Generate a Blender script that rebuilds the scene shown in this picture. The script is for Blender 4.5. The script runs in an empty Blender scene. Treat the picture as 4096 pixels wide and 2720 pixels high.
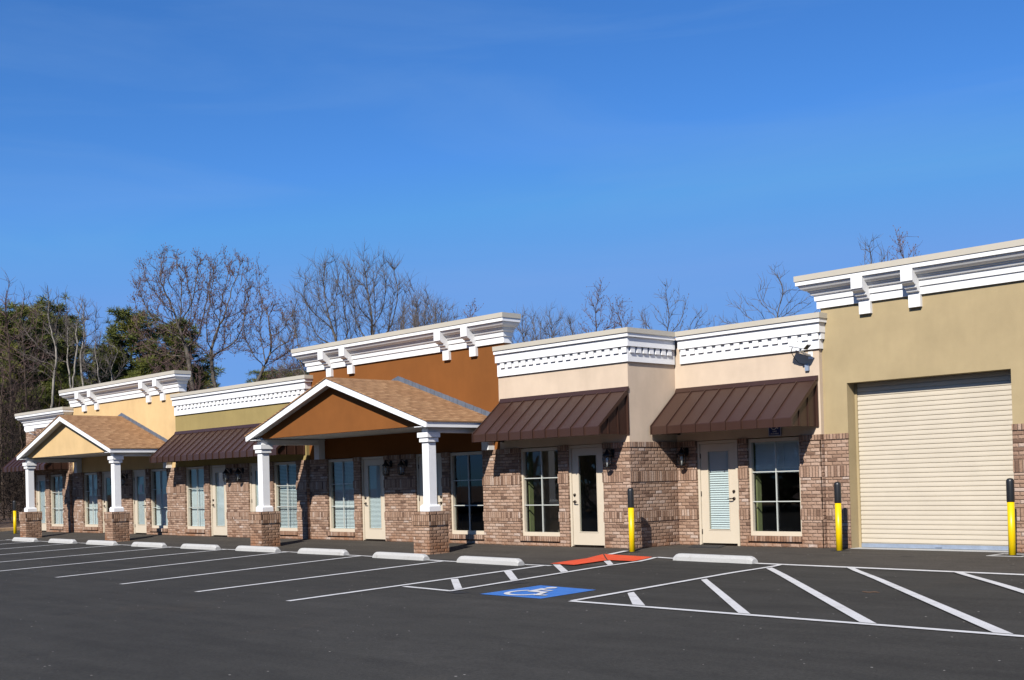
import bpy, math, random
import numpy as np
from mathutils import Vector, Matrix
R = math.radians
SC = bpy.context.scene
COL = SC.collection

# ------------------------------------------------------------------ camera, sky, sun, exposure
F_PX, CY_PX = 4846.35, 1859.22
yaw, pitch, roll = 0.8149387, 0.0144750, -0.0264465
cd = bpy.data.cameras.new('camera'); cam = bpy.data.objects.new('camera', cd); COL.objects.link(cam)
cd.sensor_fit = 'HORIZONTAL'; cd.sensor_width = 36.0
cd.lens = F_PX * 36.0 / 4096.0
cd.shift_y = (CY_PX - 1360.0) / 4096.0
cd.clip_start = 0.1; cd.clip_end = 3000
r = Vector((math.cos(yaw), math.sin(yaw), 0)); f = Vector((-math.sin(yaw), math.cos(yaw), 0)); u = Vector((0, 0, 1))
f, u = f * math.cos(pitch) + u * math.sin(pitch), u * math.cos(pitch) - f * math.sin(pitch)
r, u = r * math.cos(roll) + u * math.sin(roll), u * math.cos(roll) - r * math.sin(roll)
m4 = Matrix((r, u, -f)).transposed().to_4x4(); m4.translation = Vector((0, 0, 1.40))
cam.matrix_world = m4
SC.camera = cam

SUN_DIR = Vector((0.42, -1.0, 0.80)).normalized()
SUN_EL = math.asin(SUN_DIR.z); SUN_ROT = math.atan2(SUN_DIR.x, SUN_DIR.y)
w = bpy.data.worlds.new('World'); SC.world = w; w.use_nodes = True
wn = w.node_tree; wn.nodes.clear()
def N(t, typ, **k):
    n = t.nodes.new(typ)
    for a, b in k.items():
        if a == 'inp':
            for i, v in b.items(): n.inputs[i].default_value = v
        else: setattr(n, a, b)
    return n
sky = N(wn, 'ShaderNodeTexSky', sky_type='NISHITA', sun_disc=False, sun_elevation=SUN_EL, sun_rotation=SUN_ROT, altitude=300, air_density=1.0, dust_density=0.3, ozone_density=3.0)
hs = N(wn, 'ShaderNodeHueSaturation', inp={'Saturation': 1.18, 'Value': 1.0, 'Hue': 0.5})
# thin high cirrus: a little white mixed in along stretched noise on the sky direction
tc = N(wn, 'ShaderNodeTexCoord'); mp = N(wn, 'ShaderNodeMapping'); mp.inputs['Scale'].default_value = (1.3, 2.0, 12.0); mp.inputs['Rotation'].default_value = (0.12, 0.1, 0.3)
nz = N(wn, 'ShaderNodeTexNoise', inp={'Scale': 1.5, 'Detail': 6.0, 'Roughness': 0.55, 'Distortion': 0.7})
cr = N(wn, 'ShaderNodeMapRange', inp={'From Min': 0.44, 'From Max': 0.85, 'To Min': 0.0, 'To Max': 0.22})
mx = N(wn, 'ShaderNodeMixRGB', blend_type='MIX'); mx.inputs[2].default_value = (3.9, 6.6, 11.3, 1)
gain = N(wn, 'ShaderNodeMixRGB', blend_type='MULTIPLY', inp={0: 1.0}); gain.inputs[2].default_value = (.98, 1.49, 2.10, 1)   # a deep, dry winter blue
cap = N(wn, 'ShaderNodeMixRGB', blend_type='DARKEN', inp={0: 1.0}); cap.inputs[2].default_value = (2.36, 5.35, 12.0, 1)          # no milky glow round the sun
bg = N(wn, 'ShaderNodeBackground', inp={'Strength': 0.05}); wo = N(wn, 'ShaderNodeOutputWorld')
wn.links.new(sky.outputs[0], hs.inputs['Color']); wn.links.new(tc.outputs['Generated'], mp.inputs[0]); wn.links.new(mp.outputs[0], nz.inputs['Vector'])
wn.links.new(nz.outputs['Fac'], cr.inputs[0]); wn.links.new(cr.outputs[0], mx.inputs[0]); wn.links.new(hs.outputs[0], gain.inputs[1]); wn.links.new(gain.outputs[0], cap.inputs[1]); wn.links.new(cap.outputs[0], mx.inputs[1])
wn.links.new(mx.outputs[0], bg.inputs['Color']); wn.links.new(bg.outputs[0], wo.inputs[0])

ld = bpy.data.lights.new('sun', 'SUN'); sun = bpy.data.objects.new('sun', ld); COL.objects.link(sun)
ld.energy = 5.0; ld.angle = R(0.53); ld.color = (1.0, 0.955, 0.89)
sun.rotation_euler = SUN_DIR.to_track_quat('Z', 'Y').to_euler(); sun.location = (10, -40, 50)
SC.view_settings.view_transform = 'Standard'; SC.view_settings.look = 'None'; SC.view_settings.gamma = 1; SC.view_settings.exposure = 0.42
SC.cycles.max_bounces = 8; SC.cycles.diffuse_bounces = 1; SC.cycles.transparent_max_bounces = 24
SC.cycles.sample_clamp_indirect = 6

# ------------------------------------------------------------------ materials
MATS = {}
K = 0.76                                             # tones measured at exposure 0, brought down for the exposure above
def mat(name):
    m = bpy.data.materials.new(name); m.use_nodes = True
    t = m.node_tree; b = t.nodes['Principled BSDF']; MATS[name] = m
    return m, t, b
def L(t, a, b): t.links.new(a, b)
def math_(t, op, a, b=None, c=None):
    n = t.nodes.new('ShaderNodeMath'); n.operation = op
    for i, v in enumerate((a, b, c)):
        if v is None: continue
        if hasattr(v, 'is_linked') or hasattr(v, 'links'): t.links.new(v, n.inputs[i])
        else: n.inputs[i].default_value = v
    return n.outputs[0]
def pos(t):
    g = t.nodes.new('ShaderNodeNewGeometry'); s = t.nodes.new('ShaderNodeSeparateXYZ'); L(t, g.outputs['Position'], s.inputs[0])
    return g, s
def noise(t, scale, detail=4, rough=0.5, vec=None, vscale=None):
    n = N(t, 'ShaderNodeTexNoise', inp={'Scale': scale, 'Detail': detail, 'Roughness': rough})
    if vec is None:
        g = t.nodes.new('ShaderNodeNewGeometry'); vec = g.outputs['Position']
    if vscale:
        mp = N(t, 'ShaderNodeMapping'); mp.inputs['Scale'].default_value = vscale; L(t, vec, mp.inputs[0]); vec = mp.outputs[0]
    L(t, vec, n.inputs['Vector']); return n.outputs['Fac']
def ramp(t, fac, stops, interp='LINEAR', k=1.0):
    n = t.nodes.new('ShaderNodeValToRGB'); n.color_ramp.interpolation = interp
    e = n.color_ramp.elements
    while len(e) < len(stops): e.new(0.5)
    for i, (p, c) in enumerate(stops):
        e[i].position = p; e[i].color = (c[0] * k, c[1] * k, c[2] * k, 1) if not isinstance(c, float) else (c, c, c, 1)
    L(t, fac, n.inputs[0]); return n.outputs[0]
def mixc(t, fac, a, b, typ='MIX'):
    n = N(t, 'ShaderNodeMixRGB', blend_type=typ)
    for i, v in ((0, fac), (1, a), (2, b)):
        if hasattr(v, 'links'): L(t, v, n.inputs[i])
        else: n.inputs[i].default_value = v if i == 0 else (v[0], v[1], v[2], 1)
    return n.outputs[0]
def bump(t, b, h, strength=0.3, dist=0.01):
    n = N(t, 'ShaderNodeBump', inp={'Strength': strength, 'Distance': dist}); L(t, h, n.inputs['Height']); L(t, n.outputs[0], b.inputs['Normal'])

def plain(name, c, rough=0.5, metal=0.0, var=0.06, scale=3.0, spec=None, bmp=0.0):
    m, t, b = mat(name)
    n = noise(t, scale, 5, 0.6)
    if not name.startswith(('white', 'camera_white', 'sign', 'lamp')): c = tuple(x * K for x in c)
    lo = tuple(x * (1 - var) for x in c); hi = tuple(min(1, x * (1 + var)) for x in c)
    L(t, ramp(t, n, [(0.3, lo), (0.7, hi)]), b.inputs['Base Color'])
    b.inputs['Roughness'].default_value = rough; b.inputs['Metallic'].default_value = metal
    if spec is not None: b.inputs['Specular IOR Level'].default_value = spec
    if bmp: bump(t, b, noise(t, 160, 3), bmp, 0.004)
    return m
def stucco(name, c):
    m, t, b = mat(name)
    n1 = noise(t, 0.9, 5, 0.6); n2 = noise(t, 6, 4, 0.6, vscale=(1, 1, 0.25)); n3 = noise(t, 90, 3, 0.6)
    c = tuple(x * K for x in c); lo = tuple(x * 0.87 for x in c); hi = tuple(min(1, x * 1.08) for x in c)
    col = ramp(t, n1, [(0.3, lo), (0.7, hi)])
    col = mixc(t, 0.5, col, ramp(t, n2, [(0.3, (0.90, 0.90, 0.90)), (0.65, (1.0, 1.0, 1.0))]), 'MULTIPLY')
    L(t, col, b.inputs['Base Color']); b.inputs['Roughness'].default_value = 0.95; b.inputs['Specular IOR Level'].default_value = 0.2
    bump(t, b, n3, 0.35, 0.006); return m
def brick(name, soldier=False, tint=(1, 1, 1)):
    m, t, b = mat(name)
    g, s = pos(t)
    sn = t.nodes.new('ShaderNodeSeparateXYZ'); L(t, g.outputs['True Normal'], sn.inputs[0])
    ax = math_(t, 'ABSOLUTE', sn.outputs[0])
    side = math_(t, 'GREATER_THAN', ax, 0.6)
    ux = s.outputs[0]; uy = math_(t, 'ADD', s.outputs[1], 0.05)
    uu = math_(t, 'ADD', math_(t, 'MULTIPLY', ux, math_(t, 'SUBTRACT', 1.0, side)), math_(t, 'MULTIPLY', uy, side))
    wob = noise(t, 25, 2); vw = math_(t, 'MULTIPLY', math_(t, 'SUBTRACT', wob, 0.5), 0.012)
    z = math_(t, 'ADD', s.outputs[2], math_(t, 'ADD', vw, -0.002))
    uu = math_(t, 'ADD', uu, vw)
    if soldier: BW, BH, off, mo_u, mo_v = 0.0677, 0.6, 0.0, 0.15, 0.0
    else: BW, BH, off, mo_u, mo_v = 0.2032, 0.0677, 0.5, 0.05, 0.15
    row = math_(t, 'FLOOR', math_(t, 'DIVIDE', z, BH))
    fv = math_(t, 'FRACT', math_(t, 'DIVIDE', z, BH))
    uo = math_(t, 'ADD', math_(t, 'DIVIDE', uu, BW), math_(t, 'MULTIPLY', math_(t, 'MODULO', math_(t, 'ABSOLUTE', row), 2.0), off))
    col = math_(t, 'FLOOR', uo); fu = math_(t, 'FRACT', uo)
    cx = t.nodes.new('ShaderNodeCombineXYZ'); L(t, col, cx.inputs[0]); L(t, row, cx.inputs[1]); L(t, side, cx.inputs[2])
    wn_ = N(t, 'ShaderNodeTexWhiteNoise', noise_dimensions='3D'); L(t, cx.outputs[0], wn_.inputs[0])
    T = lambda c: tuple(a * b_ * K * 1.08 for a, b_ in zip(c, tint))
    bc = ramp(t, wn_.outputs['Value'], [(0.0, T((.15, .092, .066))), (0.06, T((.26, .162, .115))), (0.2, T((.36, .236, .168))), (0.45, T((.41, .270, .192))), (0.7, T((.455, .310, .228))), (0.92, T((.51, .37, .285))), (1.0, T((.58, .47, .40)))])
    n2 = noise(t, 38, 4, 0.65); bc = mixc(t, 0.75, bc, ramp(t, n2, [(0.25, (0.55, 0.53, 0.52)), (0.6, (1.08, 1.06, 1.04))]), 'MULTIPLY')
    n4 = noise(t, 1.3, 3, 0.6); bc = mixc(t, 0.6, bc, ramp(t, n4, [(0.3, (0.86, 0.84, 0.82)), (0.7, (1.06, 1.06, 1.06))]), 'MULTIPLY')
    e_u = math_(t, 'MINIMUM', fu, math_(t, 'SUBTRACT', 1.0, fu)); e_v = math_(t, 'MINIMUM', fv, math_(t, 'SUBTRACT', 1.0, fv))
    mu = math_(t, 'SUBTRACT', 1.0, math_(t, 'MULTIPLY', math_(t, 'GREATER_THAN', e_u, mo_u / 2 if mo_u else -1), math_(t, 'GREATER_THAN', e_v, mo_v / 2 if mo_v else -1)))
    hgt = math_(t, 'MINIMUM', math_(t, 'MULTIPLY', e_u, 5.0 if not soldier else 3.0), math_(t, 'MULTIPLY', e_v, 3.0 if not soldier else 50.0))
    hgt = math_(t, 'MINIMUM', hgt, 0.6)
    mc = mixc(t, 0.8, T((.20, .131, .093)), ramp(t, n2, [(0.3, (0.75, 0.72, 0.7)), (0.7, (1.1, 1.1, 1.1))]), 'MULTIPLY')
    # red clay splashed up by rain on the lowest courses
    spl = N(t, 'ShaderNodeMapRange', inp={'From Min': 0.34, 'From Max': -0.02, 'To Min': 0.0, 'To Max': 1.0}); L(t, s.outputs[2], spl.inputs[0])
    spl2 = math_(t, 'MULTIPLY', spl.outputs[0], ramp(t, noise(t, 2.2, 5, 0.65), [(0.42, 0.0), (0.62, 0.8)]))
    L(t, mixc(t, spl2, mixc(t, mu, bc, mc), (.23, .10, .046)), b.inputs['Base Color']); b.inputs['Roughness'].default_value = 0.93; b.inputs['Specular IOR Level'].default_value = 0.15
    hh = math_(t, 'ADD', hgt, math_(t, 'MULTIPLY', n2, 0.25))
    bump(t, b, hh, 0.95, 0.021)
    return m
brick('brick'); brick('soldier', True, (0.97, 0.96, 0.95)); brick('pier_brick', False, (0.93, 0.89, 0.84)); brick('pier_soldier', True, (0.90, 0.86, 0.80))
stucco('stucco_cream', (.74, .585, .435)); stucco('stucco_olive_tan', (.495, .385, .215)); stucco('stucco_olive', (.375, .285, .112))
stucco('stucco_yellow', (.78, .54, .265)); stucco('stucco_rust', (.262, .094, .0225))
plain('white_trim', (.76, .755, .745), 0.6, var=0.03, bmp=0.05); plain('soffit_white', (.74, .735, .72), 0.7, var=0.03)
plain('coping', (.60, .545, .44), 0.45, var=0.04, scale=1.2); plain('joinery', (.72, .62, .475), 0.45, var=0.03)
plain('muntin', (.60, .62, .57), 0.4, var=0.03)
plain('bronze', (.035, .022, .016), 0.35, 0.6); plain('dark_rubber', (.016, .016, .017), 0.8)
plain('yellow', (.90, .62, .003), 0.35, var=0.04, spec=0.4); plain('black_plastic', (.018, .019, .021), 0.38, var=0.1)
plain('galvanised', (.42, .50, .62), 0.4, 0.35, var=0.12, scale=9); plain('lead_flashing', (.17, .20, .25), 0.5, 0.25, var=0.2, scale=6)
plain('camera_white', (.80, .80, .78), 0.4, var=0.03); plain('box_grey', (.30, .36, .46), 0.5, var=0.05)
plain('concrete', (.50, .49, .465), 0.9, var=0.10, scale=5, bmp=0.3)
def grimy(name, c, dirt, rough, lo=.60, hi=.74, scale=5.0):
    c = tuple(x * K for x in c); dirt = tuple(x * K for x in dirt)
    m, t, b = mat(name)
    n = noise(t, scale, 6, 0.7); n2 = noise(t, 40, 4, 0.7)
    base = ramp(t, n2, [(0.3, tuple(x * .86 for x in c)), (0.65, c)])
    L(t, mixc(t, ramp(t, n, [(lo, 0.0), (hi, 0.75)]), base, dirt), b.inputs['Base Color']); b.inputs['Roughness'].default_value = rough
    bump(t, b, n2, 0.4, 0.006)
grimy('stop_concrete', (.56, .55, .525), (.30, .275, .24), 0.9, .56, .76, 6.0)
plain('red_pad', (.80, .085, .022), 0.7, var=0.10, scale=8, bmp=0.2); plain('blue_paint', (.045, .20, .60), 0.6, var=0.08, scale=6)
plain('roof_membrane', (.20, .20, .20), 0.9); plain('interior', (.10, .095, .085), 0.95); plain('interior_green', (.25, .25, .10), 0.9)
plain('sealer', (.022, .020, .017), 0.75); plain('sign_blue', (.012, .03, .16), 0.35); plain('sign_white', (.75, .75, .75), 0.4); plain('paper', (.7, .72, .75), 0.9)
plain('lamp_black', (.010, .010, .011), 0.4, 0.3); plain('bulb', (.75, .74, .70), 0.3); plain('bark_stick', (.13, .075, .045), 0.9)

def awning_metal():
    m, t, b = mat('awning_metal')
    n = noise(t, 0.7, 4, 0.55); n2 = noise(t, 7, 3, 0.5, vscale=(1, .3, .3))
    c = ramp(t, n, [(0.3, (.051, .023, .015)), (0.7, (.059, .030, .022))], k=K); c = mixc(t, 0.5, c, ramp(t, n2, [(0.3, (.9, .9, .9)), (0.7, (1.05, 1.05, 1.05))]), 'MULTIPLY')
    L(t, c, b.inputs['Base Color']); b.inputs['Roughness'].default_value = 0.36; b.inputs['Specular IOR Level'].default_value = 0.42
awning_metal()
def shingle():
    m, t, b = mat('shingle')
    g, s = pos(t)
    RH, TW = 0.15, 0.34
    # slope distance from the height (roof pitch about 4:12), rows run along y
    v = math_(t, 'DIVIDE', math_(t, 'MULTIPLY', s.outputs[2], 3.2), RH)
    row = math_(t, 'FLOOR', v); fv = math_(t, 'FRACT', v)
    w0 = N(t, 'ShaderNodeTexWhiteNoise', noise_dimensions='1D'); L(t, row, w0.inputs['W'])
    uo = math_(t, 'ADD', math_(t, 'DIVIDE', s.outputs[1], TW), math_(t, 'MULTIPLY', w0.outputs['Value'], 7.0))
    col = math_(t, 'FLOOR', uo); fu = math_(t, 'FRACT', uo)
    cx = t.nodes.new('ShaderNodeCombineXYZ'); L(t, col, cx.inputs[0]); L(t, row, cx.inputs[1])
    wn_ = N(t, 'ShaderNodeTexWhiteNoise', noise_dimensions='2D'); L(t, cx.outputs[0], wn_.inputs[0])
    # dragon-tooth tabs: part of each cell sits one layer higher
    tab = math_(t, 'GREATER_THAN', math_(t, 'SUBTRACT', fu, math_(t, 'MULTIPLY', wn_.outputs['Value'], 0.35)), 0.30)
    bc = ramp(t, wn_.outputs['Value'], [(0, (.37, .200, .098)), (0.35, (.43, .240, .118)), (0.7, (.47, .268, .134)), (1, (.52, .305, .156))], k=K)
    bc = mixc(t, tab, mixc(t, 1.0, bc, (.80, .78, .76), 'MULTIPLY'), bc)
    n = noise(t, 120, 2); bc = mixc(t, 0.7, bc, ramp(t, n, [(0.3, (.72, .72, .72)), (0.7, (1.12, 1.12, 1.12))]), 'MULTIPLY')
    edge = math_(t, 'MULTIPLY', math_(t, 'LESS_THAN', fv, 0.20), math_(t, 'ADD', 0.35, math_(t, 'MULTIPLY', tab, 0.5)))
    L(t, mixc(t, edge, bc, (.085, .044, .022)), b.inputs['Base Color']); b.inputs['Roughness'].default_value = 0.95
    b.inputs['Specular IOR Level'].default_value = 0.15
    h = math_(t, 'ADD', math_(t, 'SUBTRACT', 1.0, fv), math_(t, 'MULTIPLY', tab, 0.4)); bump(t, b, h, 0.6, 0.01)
shingle()
def asphalt():
    m, t, b = mat('asphalt')
    g, s = pos(t)
    n1 = noise(t, 0.35, 6, 0.6, vscale=(0.4, 1, 1)); n2 = noise(t, 2.2, 5, 0.65); n3 = noise(t, 130, 3, 0.6)
    lot = ramp(t, n1, [(0.25, (.052, .0485, .0415)), (0.55, (.065, .061, .0525)), (0.8, (.082, .0765, .067))], k=K)
    walk = ramp(t, n1, [(0.25, (.077, .068, .056)), (0.75, (.105, .092, .077))], k=K)
    wy = math_(t, 'ADD', s.outputs[1], math_(t, 'MULTIPLY', math_(t, 'GREATER_THAN', s.outputs[0], -14.6), -1.45))
    fac = N(t, 'ShaderNodeMapRange', inp={'From Min': 15.45, 'From Max': 15.75}); L(t, wy, fac.inputs[0])
    c = mixc(t, fac.outputs[0], lot, walk)
    c = mixc(t, 0.7, c, ramp(t, n2, [(0.28, (.80, .80, .80)), (0.65, (1.06, 1.06, 1.06))]), 'MULTIPLY')
    c = mixc(t, 0.8, c, ramp(t, n3, [(0.3, (.62, .62, .62)), (0.7, (1.30, 1.30, 1.30))]), 'MULTIPLY')
    # faint drag marks of the paver, along the lot
    n5 = noise(t, 3.0, 4, 0.6, vscale=(0.15, 1.0, 1.0)); c = mixc(t, 0.6, c, ramp(t, n5, [(0.33, (.74, .74, .74)), (0.62, (1.08, 1.08, 1.08))]), 'MULTIPLY')
    n6 = noise(t, 28, 4, 0.75); c = mixc(t, 0.75, c, ramp(t, n6, [(0.3, (.58, .58, .58)), (0.55, (1.0, 1.0, 1.0)), (0.75, (1.42, 1.41, 1.39))]), 'MULTIPLY')
    n7 = noise(t, 0.55, 5, 0.65); c = mixc(t, 0.9, c, ramp(t, n7, [(0.60, (1.0, 1.0, 1.0)), (0.72, (1.10, 1.04, .99)), (0.78, (.90, .90, .91))]), 'MULTIPLY')
    # a few old oil drips
    vo = N(t, 'ShaderNodeTexVoronoi', feature='F1', inp={'Scale': 0.42, 'Randomness': 1.0}); L(t, g.outputs['Position'], vo.inputs['Vector'])
    so = t.nodes.new('ShaderNodeSeparateColor'); L(t, vo.outputs['Color'], so.inputs[0])
    dist = math_(t, 'ADD', vo.outputs['Distance'], math_(t, 'MULTIPLY', math_(t, 'SUBTRACT', noise(t, 7, 4, 0.6), 0.5), 0.10))
    oil = math_(t, 'MULTIPLY', math_(t, 'LESS_THAN', dist, math_(t, 'MULTIPLY', math_(t, 'POWER', so.outputs[0], 2.5), 0.11)), 0.45)
    c = mixc(t, oil, c, (.016, .015, .014))
    # loose pale grit
    v = N(t, 'ShaderNodeTexVoronoi', feature='F1', inp={'Scale': 7.5, 'Randomness': 1.0}); L(t, g.outputs['Position'], v.inputs['Vector'])
    sc_ = t.nodes.new('ShaderNodeSeparateColor'); L(t, v.outputs['Color'], sc_.inputs[0])
    rad = math_(t, 'MULTIPLY', math_(t, 'POWER', sc_.outputs[0], 4.0), 0.10)
    grit = math_(t, 'LESS_THAN', v.outputs['Distance'], rad)
    c = mixc(t, grit, c, (.34, .315, .28))
    L(t, c, b.inputs['Base Color']); b.inputs['Roughness'].default_value = 0.9; b.inputs['Specular IOR Level'].default_value = 0.15
    bump(t, b, n3, 0.5, 0.006)
asphalt()
def paint():
    m, t, b = mat('line_paint')
    n = noise(t, 90, 4, 0.7); n2 = noise(t, 3.5, 5, 0.7)
    c = ramp(t, n2, [(0.25, (.56, .54, .51)), (0.5, (.73, .71, .68)), (0.75, (.80, .785, .76))], k=K)
    wear = math_(t, 'GREATER_THAN', math_(t, 'ADD', n, math_(t, 'MULTIPLY', n2, 0.25)), 0.765)
    L(t, mixc(t, math_(t, 'MULTIPLY', wear, 0.7), c, (.16, .155, .15)), b.inputs['Base Color']); b.inputs['Roughness'].default_value = 0.8
    bump(t, b, n, 0.4, 0.004)
paint()
def soil():
    m, t, b = mat('leaf_litter')
    n = noise(t, 1.2, 8, 0.7); n2 = noise(t, 14, 5, 0.7)
    c = ramp(t, n, [(0.3, (.07, .042, .026)), (0.55, (.15, .090, .055)), (0.75, (.21, .135, .085))], k=K); c = mixc(t, 0.8, c, ramp(t, n2, [(0.3, (.5, .5, .5)), (0.7, (1.2, 1.2, 1.2))]), 'MULTIPLY')
    L(t, c, b.inputs['Base Color']); b.inputs['Roughness'].default_value = 1.0; bump(t, b, n2, 0.8, 0.05)
soil()
def bark(name, c1, c2):
    m, t, b = mat(name)
    n = noise(t, 9, 4, 0.6, vscale=(1, 1, 0.25))
    L(t, ramp(t, n, [(0.3, c1), (0.65, c2)], k=K), b.inputs['Base Color']); b.inputs['Roughness'].default_value = 0.95; b.inputs['Specular IOR Level'].default_value = 0.1
bark('bark_grey', (.055, .045, .038), (.19, .165, .135)); bark('bark_brown', (.035, .024, .018), (.115, .085, .065)); bark('bark_pale', (.16, .14, .115), (.42, .38, .32))
bark('twig_brown', (.085, .052, .046), (.21, .140, .120)); bark('twig_grey', (.075, .062, .056), (.19, .160, .140)); bark('twig_dark', (.018, .013, .010), (.055, .041, .033))
def needles():
    m, t, b = mat('needles')
    oi = t.nodes.new('ShaderNodeObjectInfo')
    n = noise(t, 0.9, 3, 0.6); n2 = noise(t, 5, 2)
    c = ramp(t, n, [(0.25, (.055, .078, .020)), (0.5, (.13, .150, .028)), (0.78, (.25, .22, .040))], k=K); c = mixc(t, 0.6, c, ramp(t, n2, [(0.3, (.6, .6, .6)), (0.7, (1.25, 1.2, 1.1))]), 'MULTIPLY')
    L(t, c, b.inputs['Base Color']); b.inputs['Roughness'].default_value = 0.6; b.inputs['Specular IOR Level'].default_value = 0.25
needles()
def glass(name, tint, refl=1.0):
    m, t, b = mat(name); t.nodes.remove(b)
    tr = N(t, 'ShaderNodeBsdfTransparent'); tr.inputs[0].default_value = (*tint, 1)
    gl = N(t, 'ShaderNodeBsdfGlossy', inp={'Roughness': 0.015}); gl.inputs[0].default_value = (refl, refl, refl, 1)
    fr = N(t, 'ShaderNodeLayerWeight', inp={'Blend': 0.5}); mxs = t.nodes.new('ShaderNodeMixShader')
    f2 = math_(t, 'ADD', 0.05, math_(t, 'MULTIPLY', math_(t, 'POWER', fr.outputs['Facing'], 4.0), 0.9))
    L(t, f2, mxs.inputs[0]); L(t, tr.outputs[0], mxs.inputs[1]); L(t, gl.outputs[0], mxs.inputs[2]); L(t, mxs.outputs[0], t.nodes['Material Output'].inputs[0])
glass('window_glass', (.79, .865, .865)); glass('lamp_glass', (.8, .82, .82))
plain('blind', (.88, .89, .88), 0.6, var=0.02)

# ------------------------------------------------------------------ mesh helpers
class MB:
    def __init__(s): s.v = []; s.f = []; s.m = []; s.sm = []
    def add(s, vs, fs, mi=0, smooth=False):
        o = len(s.v); s.v.extend(tuple(p) for p in vs)
        for q in fs: s.f.append(tuple(i + o for i in q)); s.m.append(mi); s.sm.append(smooth)
        return s
    def box(s, x0, x1, y0, y1, z0, z1, mi=0):
        return s.add([(x0, y0, z0), (x1, y0, z0), (x1, y1, z0), (x0, y1, z0), (x0, y0, z1), (x1, y0, z1), (x1, y1, z1), (x0, y1, z1)],
                     [(0, 3, 2, 1), (4, 5, 6, 7), (0, 1, 5, 4), (1, 2, 6, 5), (2, 3, 7, 6), (3, 0, 4, 7)], mi)
    def cbox(s, x0, x1, y0, y1, z0, z1, c, mi=0):      # box with its four upright edges and top edges chamfered
        A = [(x0 + c, y0), (x1 - c, y0), (x1, y0 + c), (x1, y1 - c), (x1 - c, y1), (x0 + c, y1), (x0, y1 - c), (x0, y0 + c)]
        cx, cy = (x0 + x1) / 2, (y0 + y1) / 2; k = lambda a, h, cc: math.copysign(max(abs(a - h) - cc, 0), a - h) + h
        rings = [[(x, y, z0) for x, y in A], [(x, y, z1 - c) for x, y in A], [(k(x, cx, c), k(y, cy, c), z1) for x, y in A]]
        return s.loft(rings, mi)
    def loft(s, rings, mi=0, caps=True, smooth=False, closed=True):
        n = len(rings[0]); vs = [p for rg in rings for p in rg]; fs = []
        for i in range(len(rings) - 1):
            for j in range(n if closed else n - 1):
                k = (j + 1) % n; fs.append((i * n + j, i * n + k, (i + 1) * n + k, (i + 1) * n + j))
        if caps and closed:
            fs.append(tuple(reversed(range(n)))); fs.append(tuple((len(rings) - 1) * n + j for j in range(n)))
        return s.add(vs, fs, mi, smooth)
    def prism(s, prof, axis, a0, a1, mi=0):             # prof: 2-D polygon; axis 'x': (y,z), 'y': (x,z), 'z': (x,y)
        def P(p, a): return (a, p[0], p[1]) if axis == 'x' else ((p[0], a, p[1]) if axis == 'y' else (p[0], p[1], a))
        return s.loft([[P(p, a0) for p in prof], [P(p, a1) for p in prof]], mi)
    def lathe(s, prof, c, n=16, mi=0, smooth=True):
        rings = [[(c[0] + rr * math.cos(2 * math.pi * i / n), c[1] + rr * math.sin(2 * math.pi * i / n), c[2] + z) for i in range(n)] for rr, z in prof]
        return s.loft(rings, mi, True, smooth)
    def tube(s, pts, rad, n=6, mi=0, smooth=True):
        pts = [Vector(p) for p in pts]; rings = []
        if not hasattr(rad, '__len__'): rad = [rad] * len(pts)
        for i, p in enumerate(pts):
            d = (pts[min(i + 1, len(pts) - 1)] - pts[max(i - 1, 0)]); d = d.normalized() if d.length > 1e-9 else Vector((0, 0, 1))
            a = d.cross(Vector((0, 0, 1)) if abs(d.z) < 0.9 else Vector((1, 0, 0))).normalized(); b = d.cross(a)
            rings.append([tuple(p + (a * math.cos(2 * math.pi * k / n) + b * math.sin(2 * math.pi * k / n)) * rad[i]) for k in range(n)])
        return s.loft(rings, mi, True, smooth)
    def build(s, name, mats, parent=None, at=None):
        if isinstance(mats, str): mats = [mats]
        me = bpy.data.meshes.new(name)
        o0 = Vector((0, 0, 0))
        if parent is not None and at is None: o0 = Vector(parent.get('_org', (0, 0, 0)))
        if at is not None: o0 = Vector(at)
        v = np.array(s.v, dtype=float).reshape(-1, 3) - np.array(o0)
        me.from_pydata([tuple(p) for p in v], [], s.f)
        for m_ in mats: me.materials.append(MATS[m_])
        me.polygons.foreach_set('material_index', s.m); me.polygons.foreach_set('use_smooth', s.sm)
        me.update()
        o = bpy.data.objects.new(name, me); COL.objects.link(o)
        o['_org'] = tuple(o0)
        if parent is not None:
            o.parent = parent
            if at is not None: o.location = o0 - Vector(parent.get('_org', (0, 0, 0)))
        elif at is not None: o.location = o0
        return o
def tag(o, label=None, cat=None, group=None, kind=None):
    if label: o['label'] = label
    if cat: o['category'] = cat
    if group: o['group'] = group
    if kind: o['kind'] = kind
    return o
def thing(name, label, cat, loc=(0, 0, 0), group=None, kind=None):
    o = bpy.data.objects.new(name, None); COL.objects.link(o); o.location = loc; o['_org'] = tuple(loc); o.empty_display_size = 0.2
    return tag(o, label, cat, group, kind)
def copy_tree(o, parent=None):
    c = o.copy(); COL.objects.link(c); c.parent = parent
    for ch in list(o.children): copy_tree(ch, c)
    return c

# ------------------------------------------------------------------ ground
KN = [(-400, -0.10 - 0.012 * 75.4), (-60, -0.10 - 0.012 * 75.4), (15.4, -0.10), (16.8, -0.10), (18.5, 0.0), (60, 0.0)]
def zg(y): return float(np.interp(y, [k[0] for k in KN], [k[1] for k in KN]))
g = MB(); n = 90
g.add([(-900, -900, -1.4), (900, -900, -1.4), (900, 900, -1.4), (-900, 900, -1.4)], [(0, 1, 2, 3)])
tag(g.build('ground', 'leaf_litter'), kind='structure')
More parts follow.
